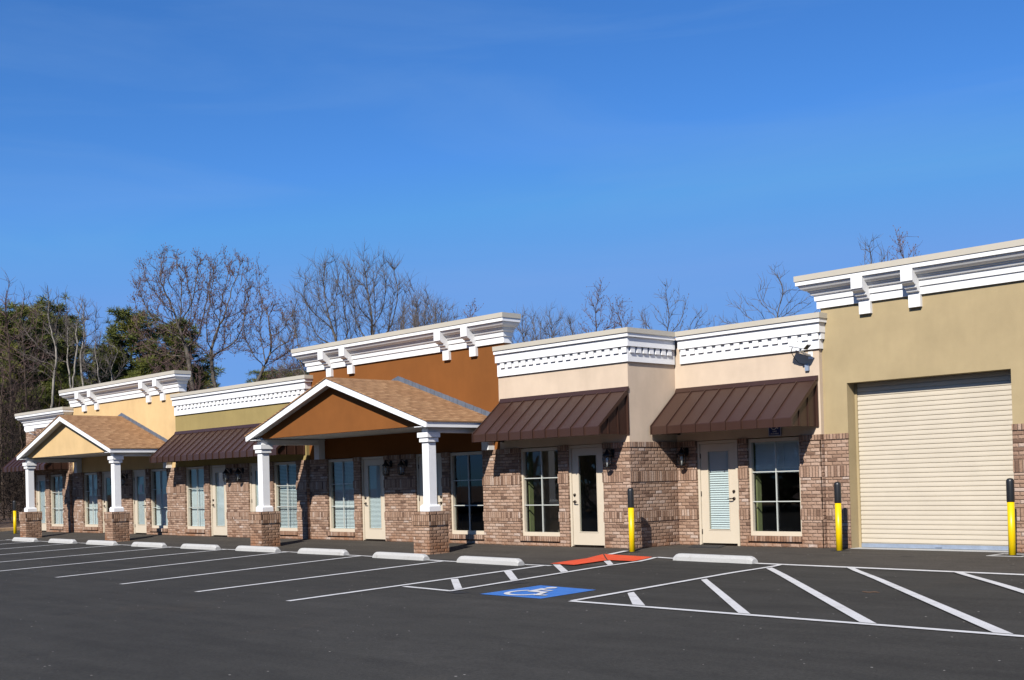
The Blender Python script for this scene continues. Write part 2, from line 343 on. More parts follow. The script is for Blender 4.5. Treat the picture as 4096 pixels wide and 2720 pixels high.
# raised woodland floor beyond the lot
g = MB(); rng = random.Random(4)
nx, ny = 40, 40; vs = []; fs = []
for i in range(nx + 1):
    for j in range(ny + 1):
        x = -49.3 - 150 * (i / nx) ** 1.6; y = -60 + 190 * j / ny
        d = min(1.0, (-49.3 - x) / 12); vs.append((x, y, 0.10 + d * (0.5 + 0.35 * math.sin(x * 0.21 + y * 0.13) + rng.random() * 0.12)))
for i in range(nx):
    for j in range(ny):
        a = i * (ny + 1) + j; fs.append((a, a + ny + 1, a + ny + 2, a + 1))
g.add(vs, fs); g.add([(-49.4, 33.5, 0.12), (60, 33.5, 0.12), (60, 130, 0.12), (-49.4, 130, 0.12)], [(0, 1, 2, 3)])
tag(g.build('woodland_ground', 'leaf_litter'), kind='structure')
g = MB(); ys = [-60, -30, -10, 0, 5, 10, 13, 15.4, 16.0, 16.8, 17.3, 17.9, 18.5, 19.2, 20.6, 33.4]
for a, b in zip(ys[:-1], ys[1:]):
    g.add([(-49.0, a, zg(a)), (60, a, zg(a)), (60, b, zg(b)), (-49.0, b, zg(b))], [(0, 1, 2, 3)])
lot = tag(g.build('parking_lot', 'asphalt'), kind='structure')
k = MB()
for a, b in ((-60, -20), (-20, 0), (0, 10), (10, 15.4), (15.4, 17.9), (17.91, 20.5), (20.5, 33)):
    k.loft([[(-49.3, a, zg(a) - .2), (-49.0, a, zg(a) - .2), (-49.02, a, zg(a) + .13), (-49.06, a, zg(a) + .15), (-49.3, a, zg(a) + .15)],
            [(-49.3, b - .015, zg(b) - .2), (-49.0, b - .015, zg(b) - .2), (-49.02, b - .015, zg(b) + .13), (-49.06, b - .015, zg(b) + .15), (-49.3, b - .015, zg(b) + .15)]])
plain('stained_kerb', (.40, .26, .15), 0.9, var=0.25, scale=3)
tag(k.build('kerb', 'stained_kerb'), kind='structure')

# ------------------------------------------------------------------ painted markings (children of the lot)
def strip(p0, p1, wd, name, lift=0.004, m='line_paint', nseg=None, seed=0):
    p0 = Vector((p0[0], p0[1])); p1 = Vector((p1[0], p1[1])); d = (p1 - p0); n = nseg or max(2, int(d.length / 0.3)); nrm = Vector((-d.y, d.x)).normalized() * wd / 2
    rg = random.Random(hash((round(p0.x, 2), round(p0.y, 2))) & 0xffff)
    b = MB(); vs = []; fs = []
    for i in range(n + 1):
        c = p0 + d * (i / n) + nrm * rg.uniform(-.06, .06); wv = rg.uniform(.95, 1.05)
        for s_ in (1, -1):
            q = c + nrm * s_ * wv; vs.append((q.x, q.y, zg(q.y) + lift))
    for i in range(n): fs.append((2 * i + 1, 2 * i + 3, 2 * i + 2, 2 * i))
    b.add(vs, fs); return b.build(name, m, lot)
def flat_poly(pts, name, m='line_paint', lift=0.006, parent=lot, sub=1):
    b = MB(); fine = []
    for i, p in enumerate(pts):
        q = pts[(i + 1) % len(pts)]; fine.append(p)
    b.add([(x, y, zg(y) + lift) for x, y in fine], [tuple(range(len(fine)))])
    return b.build(name, m, parent)
def flat_quad_long(a0, a1, b0, b1, name, lift=0.006, n=14):   # long stripe between edge a (a0-a1) and edge b (b0-b1)
    b = MB(); vs = []; fs = []
    for i in range(n + 1):
        t_ = i / n
        for p, q in ((a0, a1), (b0, b1)):
            x = p[0] + (q[0] - p[0]) * t_; y = p[1] + (q[1] - p[1]) * t_; vs.append((x, y, zg(y) + lift))
    for i in range(n): fs.append((2 * i, 2 * i + 2, 2 * i + 3, 2 * i + 1))
    b.add(vs, fs); return b.build(name, 'line_paint', lot)
curb_pts = [(-41.9, 15.75), (-30, 15.66), (-24.4, 15.72), (-21.2, 15.54), (-18.1, 15.24), (-15.25, 15.26)]
for a, b in zip(curb_pts[:-1], curb_pts[1:]): strip(a, b, 0.115, 'stall_head_line')
for s_, e_ in [((-44.2, 15.7), (-43.4, 9.6)), ((-41.4, 15.7), (-40.5, 9.55)), ((-38.8, 15.7), (-37.6, 9.55)), ((-35.9, 15.7), (-34.6, 9.5)), ((-33.0, 15.68), (-31.7, 9.5)), ((-29.9, 15.64), (-28.7, 9.45)), ((-27.13, 15.65), (-25.72, 9.50)), ((-24.38, 15.7), (-22.59, 9.40)), ((-21.24, 15.5), (-19.76, 9.34)), ((-18.13, 15.18), (-17.08, 9.30)), ((-15.38, 15.22), (-14.45, 9.27))]:
    strip(s_, e_, 0.115, 'stall_line', 0.008)
strip((-14.61, 11.45), (-13.33, 11.33), 0.10, 'aisle_line', 0.008)
strip((-13.36, 11.30), (-14.56, 17.33), 0.10, 'aisle_line', 0.012)
strip((-14.57, 17.36), (-14.0, 17.28), 0.10, 'stall_head_line', 0.008)
strip((-12.2, 17.06), (-4.0, 16.78), 0.11, 'stall_head_line', 0.008); strip((-14.0, 17.26), (-12.2, 17.06), 0.10, 'stall_head_line', 0.010)
strip((-11.60, 16.99), (-10.84, 11.22), 0.10, 'aisle_line', 0.012)
strip((-10.85, 11.20), (-2.2, 11.03), 0.11, 'aisle_line', 0.010)
for q in [[(-14.804, 12.544), (-14.748, 12.649), (-13.444, 11.607), (-13.434, 11.451)], [(-15.106, 13.98), (-15.066, 14.121), (-13.704, 12.984), (-13.706, 12.832)], [(-15.293, 15.354), (-15.165, 15.407), (-14.024, 14.433), (-14.024, 14.263)], [(-15.03, 16.409), (-15.043, 16.596), (-14.303, 15.865), (-14.252, 15.666)],
          [(-10.80, 12.243), (-10.82, 12.394), (-9.621, 11.224), (-9.841, 11.243)], [(-11.076, 14.183), (-11.09, 14.339), (-8.045, 11.174), (-8.218, 11.185)], [(-11.38, 16.257), (-11.40, 16.45), (-6.478, 11.152), (-6.675, 11.16)],
          [(-10.361, 16.95), (-10.229, 16.95), (-5.054, 11.13), (-5.25, 11.13)], [(-8.556, 16.883), (-8.411, 16.88), (-3.3, 11.13), (-3.52, 11.13)]]:
    flat_quad_long(q[0], q[3], q[1], q[2], 'hatch_stripe', 0.016)
strip((-15.83, 17.46), (-15.90, 18.02), 0.13, 'aisle_line', 0.02)

for q in ([(-13.36, 11.20), (-13.02, 11.12), (-12.95, 11.32), (-13.30, 11.42)], [(-13.66, 12.60), (-13.32, 12.52), (-13.25, 12.80), (-13.60, 12.86)]): flat_poly(q, 'sealed_patch', 'sealer', .0045)
# accessible-bay symbol painted on a blue square
sy = thing('parking_symbol', 'blue painted square with a white wheelchair symbol on the asphalt', 'pavement marking', (-12.1, 11.87, zg(11.87)))
SQ = [(-12.66, 11.25), (-11.44, 11.24), (-11.55, 12.44), (-12.77, 12.55)]
def sq(uu, vv):
    a, b, c, d = [Vector(p) for p in SQ]; p = a.lerp(b, uu).lerp(d.lerp(c, uu), vv); return (p.x, p.y)
b = MB(); nn = 8
b.add([(*sq(i / nn, j / nn), zg(sq(i / nn, j / nn)[1]) + 0.005) for i in range(nn + 1) for j in range(nn + 1)], [(i * (nn + 1) + j, (i + 1) * (nn + 1) + j, (i + 1) * (nn + 1) + j + 1, i * (nn + 1) + j + 1) for i in range(nn) for j in range(nn)])
b.build('blue_square', 'blue_paint', sy)
b = MB()
def poly(pts, lift=0.011): b.add([(*sq(*p), zg(sq(*p)[1]) + lift) for p in pts], [tuple(range(len(pts)))])
def bar(p, q, wd, lift=0.011):
    p = Vector(p); q = Vector(q); d = (q - p).normalized(); nn_ = Vector((-d.y, d.x)) * wd / 2; poly([p - nn_, q - nn_, q + nn_, p + nn_], lift)
poly([(0.36 + .075 * math.cos(a * math.pi / 8), 0.85 + .075 * math.sin(a * math.pi / 8)) for a in range(16)])
bar((0.34, 0.75), (0.40, 0.46), 0.11, .0111); bar((0.41, 0.63), (0.60, 0.62), 0.055, .0121); bar((0.37, 0.47), (0.66, 0.46), 0.09, .0131); bar((0.63, 0.46), (0.74, 0.20), 0.075, .0141); bar((0.72, 0.20), (0.88, 0.235), 0.06, .0151)
ang = [math.radians(a) for a in range(128, 345, 12)]
for a0, a1 in zip(ang[:-1], ang[1:]):
    c0 = (0.44, 0.34); poly([(c0[0] + rr * math.cos(a), c0[1] + rr * math.sin(a)) for rr, a in ((0.20, a0), (0.27, a0), (0.27, a1), (0.20, a1))], 0.0105)
b.build('wheelchair_symbol', 'line_paint', sy)

# red tactile ramp pad
pd = thing('tactile_pad', 'bright red ribbed tactile pad at the head of the hatched aisle, beside a bollard', 'tactile paving', (-15.1, 16.5, zg(16.5)))
b = MB()
A_ = [(-15.488, 15.484), (-15.991, 17.44), (-15.092, 16.56), (-14.82, 15.41)]
def quadgrid(b, P, nu, nv, hz):
    P = [Vector(p) for p in P]; vs = []; fs = []
    for i in range(nu + 1):
        for j in range(nv + 1):
            p = P[0].lerp(P[1], i / nu).lerp(P[3].lerp(P[2], i / nu), j / nv); vs.append((p.x, p.y, zg(p.y) + hz(i, j)))
    for i in range(nu):
        for j in range(nv): q = i * (nv + 1) + j; fs.append((q, q + 1, q + nv + 2, q + nv + 1)) if True else None
    b.add(vs, [tuple(reversed(q)) for q in fs])
quadgrid(b, A_, 60, 2, lambda i, j: 0.020 + (0.003 if i % 2 and 10 < i < 54 else 0))

b.build('main_panel', 'red_pad', pd)
b = MB(); quadgrid(b, [(-15.97, 17.455), (-14.60, 17.27), (-14.47, 16.565), (-15.10, 16.60)], 40, 2, lambda i, j: 0.022 + (0.003 if i % 2 and i > 22 else 0)); b.build('side_panel', 'red_pad', pd)

# ------------------------------------------------------------------ openings
def window_part(parent, x0, y, blinds=True, blind_to=0.0, zb=0.215, zt=2.135, wd=1.20, slat=0.042, tilt=0.85):
    """y = face of the wall; frame is set back in the reveal"""
    root = None; x1 = x0 + wd; ya = y + 0.06; yb_ = y + 0.15
    fr = MB(); fl, fb, ft = 0.055, 0.085, 0.07
    fr.box(x0, x1, ya, yb_, zb, zb + fb); fr.box(x0, x1, ya, yb_, zt - ft, zt); fr.box(x0, x0 + fl, ya, yb_, zb + fb, zt - ft); fr.box(x1 - fl, x1, ya, yb_, zb + fb, zt - ft)
    i = fr.build('window', 'joinery', parent)
    gx0, gx1, gz0, gz1 = x0 + fl, x1 - fl, zb + fb, zt - ft
    mu = MB(); cx = (x0 + x1) / 2; mw = 0.0095
    hz = [gz0 + (gz1 - gz0) * k_ / 3 for k_ in (1, 2)]
    mu.box(cx - mw, cx + mw, y + .085, y + .115, gz0, gz1)
    for h in hz: mu.box(gx0, cx - mw, y + .087, y + .113, h - mw, h + mw); mu.box(cx + mw, gx1, y + .087, y + .113, h - mw, h + mw)
    mu.build('muntin', 'muntin', i)
    gl = MB(); gl.add([(gx0, y + .12, gz0), (gx1, y + .12, gz0), (gx1, y + .12, gz1), (gx0, y + .12, gz1)], [(0, 1, 2, 3)]); gl.build('glass', 'window_glass', i)
    if blinds:
        bl = MB(); zz = gz1 - 0.03; yy = y + 0.20; rg = random.Random(int(x0 * 100))
        lo = gz0 + (gz1 - gz0) * blind_to
        while zz > lo + 0.02:
            tl = tilt + rg.uniform(-.04, .04); dy, dz = 0.5 * slat * math.cos(tl) , 0.5 * slat * 1.0 * math.sin(tl)
            bl.add([(gx0 + .01, yy - dy, zz - dz), (gx1 - .01, yy - dy, zz - dz), (gx1 - .01, yy + dy, zz + dz), (gx0 + .01, yy + dy, zz + dz)], [(0, 1, 2, 3)]); zz -= slat * 0.86
        bl.box(gx0 + .01, gx1 - .01, yy - .015, yy + .015, lo, lo + .02); bl.box(gx0 + .01, gx1 - .01, yy - .02, yy + .02, gz1 - .035, gz1)
        bl.box(gx0 + (gx1 - gx0) * .62, gx0 + (gx1 - gx0) * .62 + .006, yy - .035, yy - .03, lo, gz1)
        bl.build('blind', 'blind', i)
    sl = MB(); sl.box(x0 - .01, x1 + .01, y - .045, y + .06, zb - .103, zb - .002); sl.build('sill', 'soldier', i)
    return i
def door_part(parent, x0, y, hinge='R', blinds=True, slat=0.036, paper=False):
    """x0 = outer left edge of the casing"""
    wl = 0.90; cw = 0.055; zt = 2.145; x1 = x0 + wl + 2 * cw; ya = y + .05
    cs = MB(); cs.box(x0, x0 + cw, ya, y + .2, 0.0, zt); cs.box(x1 - cw, x1, ya, y + .2, 0.0, zt); cs.box(x0 + cw, x1 - cw, ya, y + .2, zt - .06, zt)
    i = cs.build('door', 'joinery', parent)
    a, b_ = x0 + cw + .004, x1 - cw - .004; z0, z1 = .045, zt - .065; ga, gb, gz0, gz1 = a + .19, b_ - .19, .325, 1.925
    lf = MB(); y0, y1 = ya + .025, ya + .07
    lf.box(a, ga, y0, y1, z0, z1); lf.box(gb, b_, y0, y1, z0, z1); lf.box(ga, gb, y0, y1, z0, gz0); lf.box(ga, gb, y0, y1, gz1, z1)
    rim = .02
    for q in ((ga - rim, ga, gz0 - rim, gz1 + rim), (gb, gb + rim, gz0 - rim, gz1 + rim), (ga, gb, gz0 - rim, gz0), (ga, gb, gz1, gz1 + rim)): lf.box(q[0], q[1], y0 - .008, y0 + .001, q[2], q[3])
    lf.build('leaf', 'joinery', i)
    gl = MB(); gl.add([(ga, y0 + .012, gz0), (gb, y0 + .012, gz0), (gb, y0 + .012, gz1), (ga, y0 + .012, gz1)], [(0, 1, 2, 3)]); gl.build('glass', 'window_glass', i)
    if blinds:
        bl = MB(); zz = gz1 - .02; yy = y0 + .045
        while zz > gz0 + .02:
            dy, dz = .014, slat * .45
            bl.add([(ga + .006, yy - dy, zz - dz), (gb - .006, yy - dy, zz - dz), (gb - .006, yy + dy, zz + dz), (ga + .006, yy + dy, zz + dz)], [(0, 1, 2, 3)]); zz -= slat * .9
        bl.build('blind', 'blind', i)
    if paper:
        pp = MB(); pp.box(ga + .17, ga + .38, y0 + .004, y0 + .006, 1.38, 1.66); pp.build('notice', 'paper', i)
    sx = -1 if hinge == 'R' else 1                     # lock side
    hx = a + .065 if sx < 0 else b_ - .065
    h = MB(); h.tube([(hx, y0 - .002, 1.10), (hx, y0 - .028, 1.10)], [.032, .027], 12); h.build('deadbolt', 'bronze', i); h = MB(); h.tube([(hx, y0 - .002, .955), (hx, y0 - .022, .955)], [.034, .030], 12)
    h.tube([(hx, y0 - .02, .955), (hx, y0 - .065, .955), (hx - sx * .03, y0 - .075, .955), (hx - sx * .12, y0 - .072, .948)], [.012, .012, .012, .009], 8); h.build('handle', 'bronze', i)
    ex = b_ if sx < 0 else a
    for z in (.28, 1.06, 1.84): MB().tube([(ex, y0 - .006, z - .05), (ex, y0 - .006, z + .05)], .012, 8).build('hinge', 'bronze', i)
    th = MB(); th.box(x0 + cw, x1 - cw, ya - .03, y + .2, -.02, .018); th.build('threshold', 'bronze', i)
    return i

# ------------------------------------------------------------------ building shells
def brick_pieces(b, x0, x1, y, openings, ztop=2.155, th=0.22, z0=-0.25, ledge=True):
    """brick wall along x at face y with openings [(xa, xb, zsill)]; material 0 brick, 1 soldier"""
    xs = x0
    piers = []
    for xa, xb, zs in sorted(openings):
        piers.append((xs, xa)); xs = xb
        if zs > 0.1: b.box(xa, xb, y, y + th, z0, zs - .105)
    piers.append((xs, x1))
    for a, c in piers:
        if c - a < 0.02: continue
        b.box(a, c, y, y + th, z0, ztop - .1)
        for zb, zt, e in ((.535, .738, .016), (1.348, 1.551, .016)):
            b.box(a - (.008 if a > x0 else 0), c + (.008 if c < x1 else 0), y - e, y + .003, zb, zt, 1)
        b.box(a, c, y - .016, y + th, ztop - .1, ztop, 1)
    return piers
def side_brick(b, x, y0, y1, face=+1, ztop=2.155, z0=-0.25):
    xa, xb = (x - .2, x) if face > 0 else (x, x + .2)
    b.box(xa, xb, y0, y1, z0, ztop - .1)
    e = .016 * face
    for zb, zt in ((.535, .738), (1.348, 1.551)): b.box(min(x - .003 * face, x + e), max(x - .003 * face, x + e), y0 - .016, y1, zb, zt, 1)
    b.box(min(xa, xb + (e if face > 0 else 0)), max(xb, xb + e) if face > 0 else xb, y0 - .016, y1, ztop - .1, ztop, 1)
def shell(root, x0, x1, y, ztop, m, openings, yback=33.2, par=0.22, zroof=3.6, lintel_low=2.14, zw=2.155, extra=None):
    """stucco upper wall + inner box; openings only used for the lintel underside"""
    b = MB()
    b.box(x0, x1, y, y + par, zw, ztop)
    if extra: extra(b)
    # sides, back, roof deck and floor: keep the rooms dark
    b.box(x0 + .001, x0 + .12, y + par, yback, -.02, ztop, 0); b.box(x1 - .12, x1 - .001, y + par, yback, -.02, ztop, 0); b.box(x0 + .12, x1 - .12, yback - .2, yback, -.02, ztop, 0)
    o = b.build('wall', m, root)
    d = MB(); d.box(x0 + .12, x1 - .12, y + par, yback - .2, zroof, zroof + .1); d.build('roof', 'roof_membrane', root)
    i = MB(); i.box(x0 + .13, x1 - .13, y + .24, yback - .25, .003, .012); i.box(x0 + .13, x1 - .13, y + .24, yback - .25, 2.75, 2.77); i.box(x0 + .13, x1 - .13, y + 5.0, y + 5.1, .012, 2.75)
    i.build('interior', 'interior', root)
    return o
LOW = [(.18, 4.345, 4.445), (.155, 4.268, 4.345), (.108, 4.082, 4.268), (.045, 3.778, 4.082)]
def dentil_cornice(root, x0, x1, y, oR, ret=None, par=.30):
    """low cornice with dentils; oR scales the overhang past the right end; ret=(x, yend) adds a return along +x face"""
    b = MB(); c = MB()
    for k_, (o, za, zb) in enumerate(LOW):
        t_ = c if k_ == 0 else b
        xr = x1 + o * oR
        t_.box(x0, xr, y - o, y + (par if k_ == 0 else .0), za, zb)
        if ret:
            ye = ret - o
            if k_ == 0: t_.box(x1 - .12, xr, y + par, ye, za, zb)
            else: t_.box(x1, xr, y, ye, za, zb)
        elif k_ > 0: b.box(x1, xr, y, y + .1, za, zb)
    # dentils
    pitch = .2258; xx = x1 + .045 * oR - .13
    while xx > x0 + .02:
        b.box(xx, xx + .13, y - .084, y - .045, 3.957, 4.080); xx -= pitch
    if ret:
        yy = y + .02
        while yy < ret - .25: b.box(x1 + .045 * oR, x1 + .045 * oR + .039, yy, yy + .13, 3.957, 4.080); yy += pitch * .86
    else: b.box(x1 + .045 * oR, x1 + .045 * oR + .039, y - .03, y + .095, 3.957, 4.080)
    co = b.build('cornice', 'white_trim', root); c.build('coping', 'coping', root)
    return co
PROF = [(0, 4.545), (.05, 4.545), (.05, 4.685), (.078, 4.69), (.085, 4.785), (.12, 4.80), (.135, 4.825), (.14, 4.852), (.165, 4.855), (.168, 4.878), (.215, 4.89), (.255, 4.918), (.285, 4.955), (.295, 4.985), (.33, 4.987), (.33, 5.066), (.0, 5.066)]
def big_cornice(root, x0, x1, y, yb, br=(), prof=PROF, ztc=5.172, oc=.348):
    b = MB()
    rings = []
    for P in ((x0, yb, -1, 0), (x0, y, -1, -1), (x1, y, 1, -1), (x1, yb, 1, 0)):
        rings.append([(P[0] + P[2] * o, P[1] + P[3] * o, z) for o, z in prof])
    b.loft(rings)
    co = b.build('cornice', 'white_trim', root)
    c = MB(); zb = prof[-1][1]; c.box(x0 - oc, x1 + oc, y - oc, yb + .01, zb, ztc)
    c.build('coping', 'coping', root)
    for xa, xb in br:
        s = MB()
        pr = [(0, 4.33), (-.078, 4.33), (-.082, 4.585), (-.14, 4.60), (-.165, 4.645), (-.205, 4.66), (-.215, 4.70), (-.255, 4.715), (-.30, 4.74), (-.325, 4.772), (-.338, 4.772), (-.338, 5.0), (0, 5.0)]
        s.prism([(y + a, z) for a, z in pr], 'x', xa, xb); s.build('bracket', 'white_trim', root)
    return co

UN = 'attached units of the retail strip'
def rails(x): return x
# --- cream unit in front
U = thing('retail_unit', 'cream stucco unit with dentil cornice and an awning, standing forward of its right neighbour', 'shop building', (-18.05, 18.5, 0), UN)
wins = [(-19.37, -18.17, .215)]; drs = [(-17.89, -16.88, 0)]
b = MB(); brick_pieces(b, -20.0, -16.33, 18.48, wins + drs); side_brick(b, -16.13, 18.702, 20.0)
b.box(-16.33, -16.13, 18.48, 18.70, -.25, 2.055); b.box(-16.33, -16.114, 18.464, 18.70, 2.055, 2.155, 1)
for zb, zt in ((.535, .738), (1.348, 1.551)): b.box(-16.134, -16.114, 18.464, 18.70, zb, zt, 1)
b.build('brick_base', ['brick', 'soldier'], U)
shell(U, -20.0, -16.15, 18.5, 4.345, 'stucco_cream', wins)
dentil_cornice(U, -19.98, -16.15, 18.5, 1.0, ret=20.0)
window_part(U, -19.37, 18.48, blinds=False); door_part(U, -17.89, 18.48, 'R', blinds=False)
i = MB(); i.box(-19.42, -19.34, 18.74, 18.87, .02, 2.7); i.build('partition', 'interior_green', U)
# --- cream recessed unit
U = thing('retail_unit', 'cream stucco unit set back in the corner, with a security camera over its awning', 'shop building', (-14.4, 20.0, 0), UN)
wins = [(-14.36, -13.14, .215)]; drs = [(-15.64, -14.58, 0)]
b = MB(); brick_pieces(b, -16.13, -12.66, 19.98, wins + drs); b.box(-12.68, -12.645, 19.98, 20.1, -.25, 2.055)
b.build('brick_base', ['brick', 'soldier'], U)
shell(U, -16.15, -12.66, 20.0, 4.345, 'stucco_cream', wins)
dentil_cornice(U, -15.97, -12.66, 20.0, .8)
window_part(U, -14.36, 19.98, blinds=True, blind_to=.655, wd=1.22, slat=.062, tilt=1.15); door_part(U, -15.64, 19.98, 'L', blinds=True, slat=.052)
i = MB(); i.box(-14.40, -14.32, 20.24, 20.38, .02, 2.7); i.build('partition', 'interior_green', U)
# --- tall olive-tan garage unit
U = thing('retail_unit', 'tall olive tan unit with a big cream roll-up door, cut off by the frame', 'shop building', (-9, 20.1, 0), UN)
YG = 20.1
for xa, xb in ((-12.66, -12.147), (-9.033, -4.0)):
    b = MB()
    b.box(xa, xb, YG - .02, YG, -.25, 2.055)
    for zb, zt in ((.535, .738), (1.348, 1.551)): b.box(xa, xb + (.008 if xb < -10 else 0), YG - .036, YG - .017, zb, zt, 1)
    b.box(xa, xb + (.01 if xb < -10 else 0), YG - .036, YG, 2.055, 2.155, 1)
    b.build('brick_base', ['brick', 'soldier'], U)
b = MB(); b.box(-12.66, -12.147, YG, YG + .26, -.2, 3.09); b.box(-9.033, -4.0, YG, YG + .26, -.2, 3.09); b.box(-12.66, -4.0, YG, YG + .26, 3.09, 5.07)
b.box(-12.655, -12.5, YG + .26, 33, -.2, 5.0); b.box(-4.2, -4.001, YG + .26, 33, -.2, 5.0); b.box(-12.5, -4.2, 32.8, 33, -.2, 5.0)
b.box(-12.36, -12.10, YG + .262, YG + .30, -.05, 3.2); b.box(-9.08, -8.8, YG + .262, YG + .30, -.05, 3.2)
b.build('wall', 'stucco_olive_tan', U)
b = MB(); b.box(-12.5, -4.2, YG + .26, 32.8, 4.4, 4.5); b.build('roof', 'roof_membrane', U)
big_cornice(U, -12.66, -4.0, YG, YG + .26, [(-11.80, -11.57), (-10.81, -10.585), (-6.1, -5.87), (-5.1, -4.87)])
b = MB(); prof = []; z = .085
YD = YG + .285; pt = .0857
while z < 3.25:
    prof += [(YD + .016, z), (YD + .016, z + .010), (YD + .002, z + .017), (YD, z + .045), (YD + .002, z + .082)]; z += pt
b.loft([[(-12.30, y_, z_) for y_, z_ in prof], [(-8.85, y_, z_) for y_, z_ in prof]], closed=False, caps=False)
plain('roll_door', (.70, .615, .48), 0.5, var=0.05, scale=1.5)
dr = b.build('roll_up_door', 'roll_door', U)
b = MB(); b.box(-12.14, -9.04, YD - .012, YD + .012, .012, .083); b.build('bottom_bar', 'galvanised', dr)
b = MB(); b.box(-10.62, -10.50, YD - .03, YD - .013, .035, .05); b.build('handle', 'galvanised', dr)
b = MB(); b.box(-12.147, -9.033, YG - .05, YG + .3, -.02, .006); b.build('apron', 'concrete', U)
# --- rust unit with porch
U = thing('retail_unit', 'rust brown stucco unit rising above its neighbours behind a gabled porch', 'shop building', (-23.8, 18.6, 0), UN)
wins = [(-26.92, -25.72, .215), (-21.90, -20.70, .215)]; drs = [(-25.43, -24.42, 0), (-23.17, -22.16, 0)]
b = MB(); brick_pieces(b, -27.75, -20.0, 18.58, wins + drs); b.build('brick_base', ['brick', 'soldier'], U)
def ex_r(b): b.box(-27.66, -19.9, 18.6, 18.82, 4.2, 5.06)
b = MB(); b.box(-27.74, -20.0, 18.6, 18.82, 2.155, 4.2); ex_r(b)
b.box(-27.66, -27.5, 18.82, 33.2, -.02, 4.3); b.box(-20.1, -19.94, 18.82, 33.2, -.02, 4.3); b.box(-27.5, -20.1, 33.0, 33.2, -.02, 4.3); b.build('wall', 'stucco_rust', U)
b = MB(); b.box(-27.5, -20.1, 18.82, 33.0, 3.9, 4.0); b.build('roof', 'roof_membrane', U)
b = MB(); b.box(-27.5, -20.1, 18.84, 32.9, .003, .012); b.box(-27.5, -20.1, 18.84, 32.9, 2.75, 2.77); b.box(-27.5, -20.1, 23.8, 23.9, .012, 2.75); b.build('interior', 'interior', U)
big_cornice(U, -27.66, -19.9, 18.6, 18.82, [(-26.76, -26.535), (-25.80, -25.575), (-21.95, -21.73), (-20.99, -20.775)])
window_part(U, -26.92, 18.58); window_part(U, -21.90, 18.58, blinds=False); door_part(U, -25.43, 18.58, 'R'); door_part(U, -23.17, 18.58, 'L', blinds=False)
# --- olive unit
U = thing('retail_unit', 'low olive green stucco unit with dentil cornice between the yellow and the rust units', 'shop building', (-31.4, 18.5, 0), UN)
wins = [(-34.5, -33.3, .215), (-29.44, -28.24, .215)]; drs = [(-33.0, -31.99, 0), (-30.74, -29.73, 0)]
b = MB(); brick_pieces(b, -35.05, -27.74, 18.48, wins + drs); b.box(-27.76, -27.725, 18.48, 18.6, -.25, 2.055); b.build('brick_base', ['brick', 'soldier'], U)
shell(U, -35.05, -27.74, 18.5, 4.345, 'stucco_olive', wins)
dentil_cornice(U, -35.03, -27.74, 18.5, 1.4)
window_part(U, -34.5, 18.48, slat=.036, tilt=1.05); window_part(U, -29.44, 18.48, slat=.046, tilt=.62); door_part(U, -33.0, 18.48, 'R'); door_part(U, -30.74, 18.48, 'L')
# --- yellow unit with porch
U = thing('retail_unit', 'warm yellow stucco unit with bracketed white cornice behind the farther gabled porch', 'shop building', (-39.0, 18.6, 0), UN)
wins = [(-42.17, -40.97, .215), (-37.06, -35.86, .215)]; drs = [(-40.68, -39.67, 0), (-38.34, -37.33, 0)]
b = MB(); brick_pieces(b, -43.05, -35.05, 18.58, wins + drs); b.build('brick_base', ['brick', 'soldier'], U)
b = MB(); b.box(-43.02, -35.05, 18.6, 18.82, 2.155, 4.2); b.box(-42.96, -34.93, 18.6, 18.82, 4.2, 5.06)
b.box(-42.96, -42.8, 18.82, 33.2, -.02, 4.3); b.box(-35.2, -35.06, 18.82, 33.2, -.02, 4.3); b.box(-42.8, -35.2, 33.0, 33.2, -.02, 4.3); b.build('wall', 'stucco_yellow', U)
b = MB(); b.box(-42.8, -35.2, 18.82, 33.0, 3.9, 4.0); b.build('roof', 'roof_membrane', U)
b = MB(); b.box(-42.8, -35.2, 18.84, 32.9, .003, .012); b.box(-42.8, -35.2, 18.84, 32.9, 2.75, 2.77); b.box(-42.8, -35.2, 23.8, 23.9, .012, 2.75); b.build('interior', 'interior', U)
big_cornice(U, -42.96, -34.93, 18.6, 18.82, [(-41.97, -41.70), (-40.94, -40.70), (-37.05, -36.81), (-36.08, -35.84)])
window_part(U, -42.17, 18.58, slat=.03, tilt=1.2); window_part(U, -37.06, 18.58, slat=.03, tilt=1.2); door_part(U, -40.68, 18.58, 'R', blinds=False); door_part(U, -38.34, 18.58, 'L', paper=True)
# --- brick end unit
U = thing('retail_unit', 'end unit all of brick with a plain white cornice, last before the woods', 'shop building', (-45, 18.5, 0), UN)
wins = [(-44.87, -43.67, .215)]; drs = [(-46.22, -45.21, 0)]
b = MB(); brick_pieces(b, -47.0, -43.05, 18.48, wins + drs); b.box(-43.07, -43.035, 18.48, 18.6, -.25, 2.055)
b.box(-47.0, -43.05, 18.49, 18.7, 2.155, 4.44); b.box(-46.99, -46.8, 18.71, 33, -.1, 4.4); b.box(-43.2, -43.06, 18.71, 33, -.1, 4.3); b.box(-46.8, -43.2, 32.8, 33, -.1, 4.4); b.build('brick_wall', ['brick', 'soldier'], U)
b = MB(); b.box(-46.8, -43.2, 18.72, 32.8, 3.9, 4.0); b.build('roof', 'roof_membrane', U)
b = MB(); b.box(-46.8, -43.2, 18.74, 32.7, .003, .012); b.box(-46.8, -43.2, 18.74, 32.7, 2.75, 2.77); b.box(-46.8, -43.2, 23.8, 23.9, .012, 2.75); b.build('interior', 'interior', U)
big_cornice(U, -47.0, -43.14, 18.49, 18.72, (), [(o * .88, z - .61) for o, z in PROF], 4.556, .306)
window_part(U, -44.87, 18.48, slat=.03, tilt=1.0); door_part(U, -46.22, 18.48, 'L')

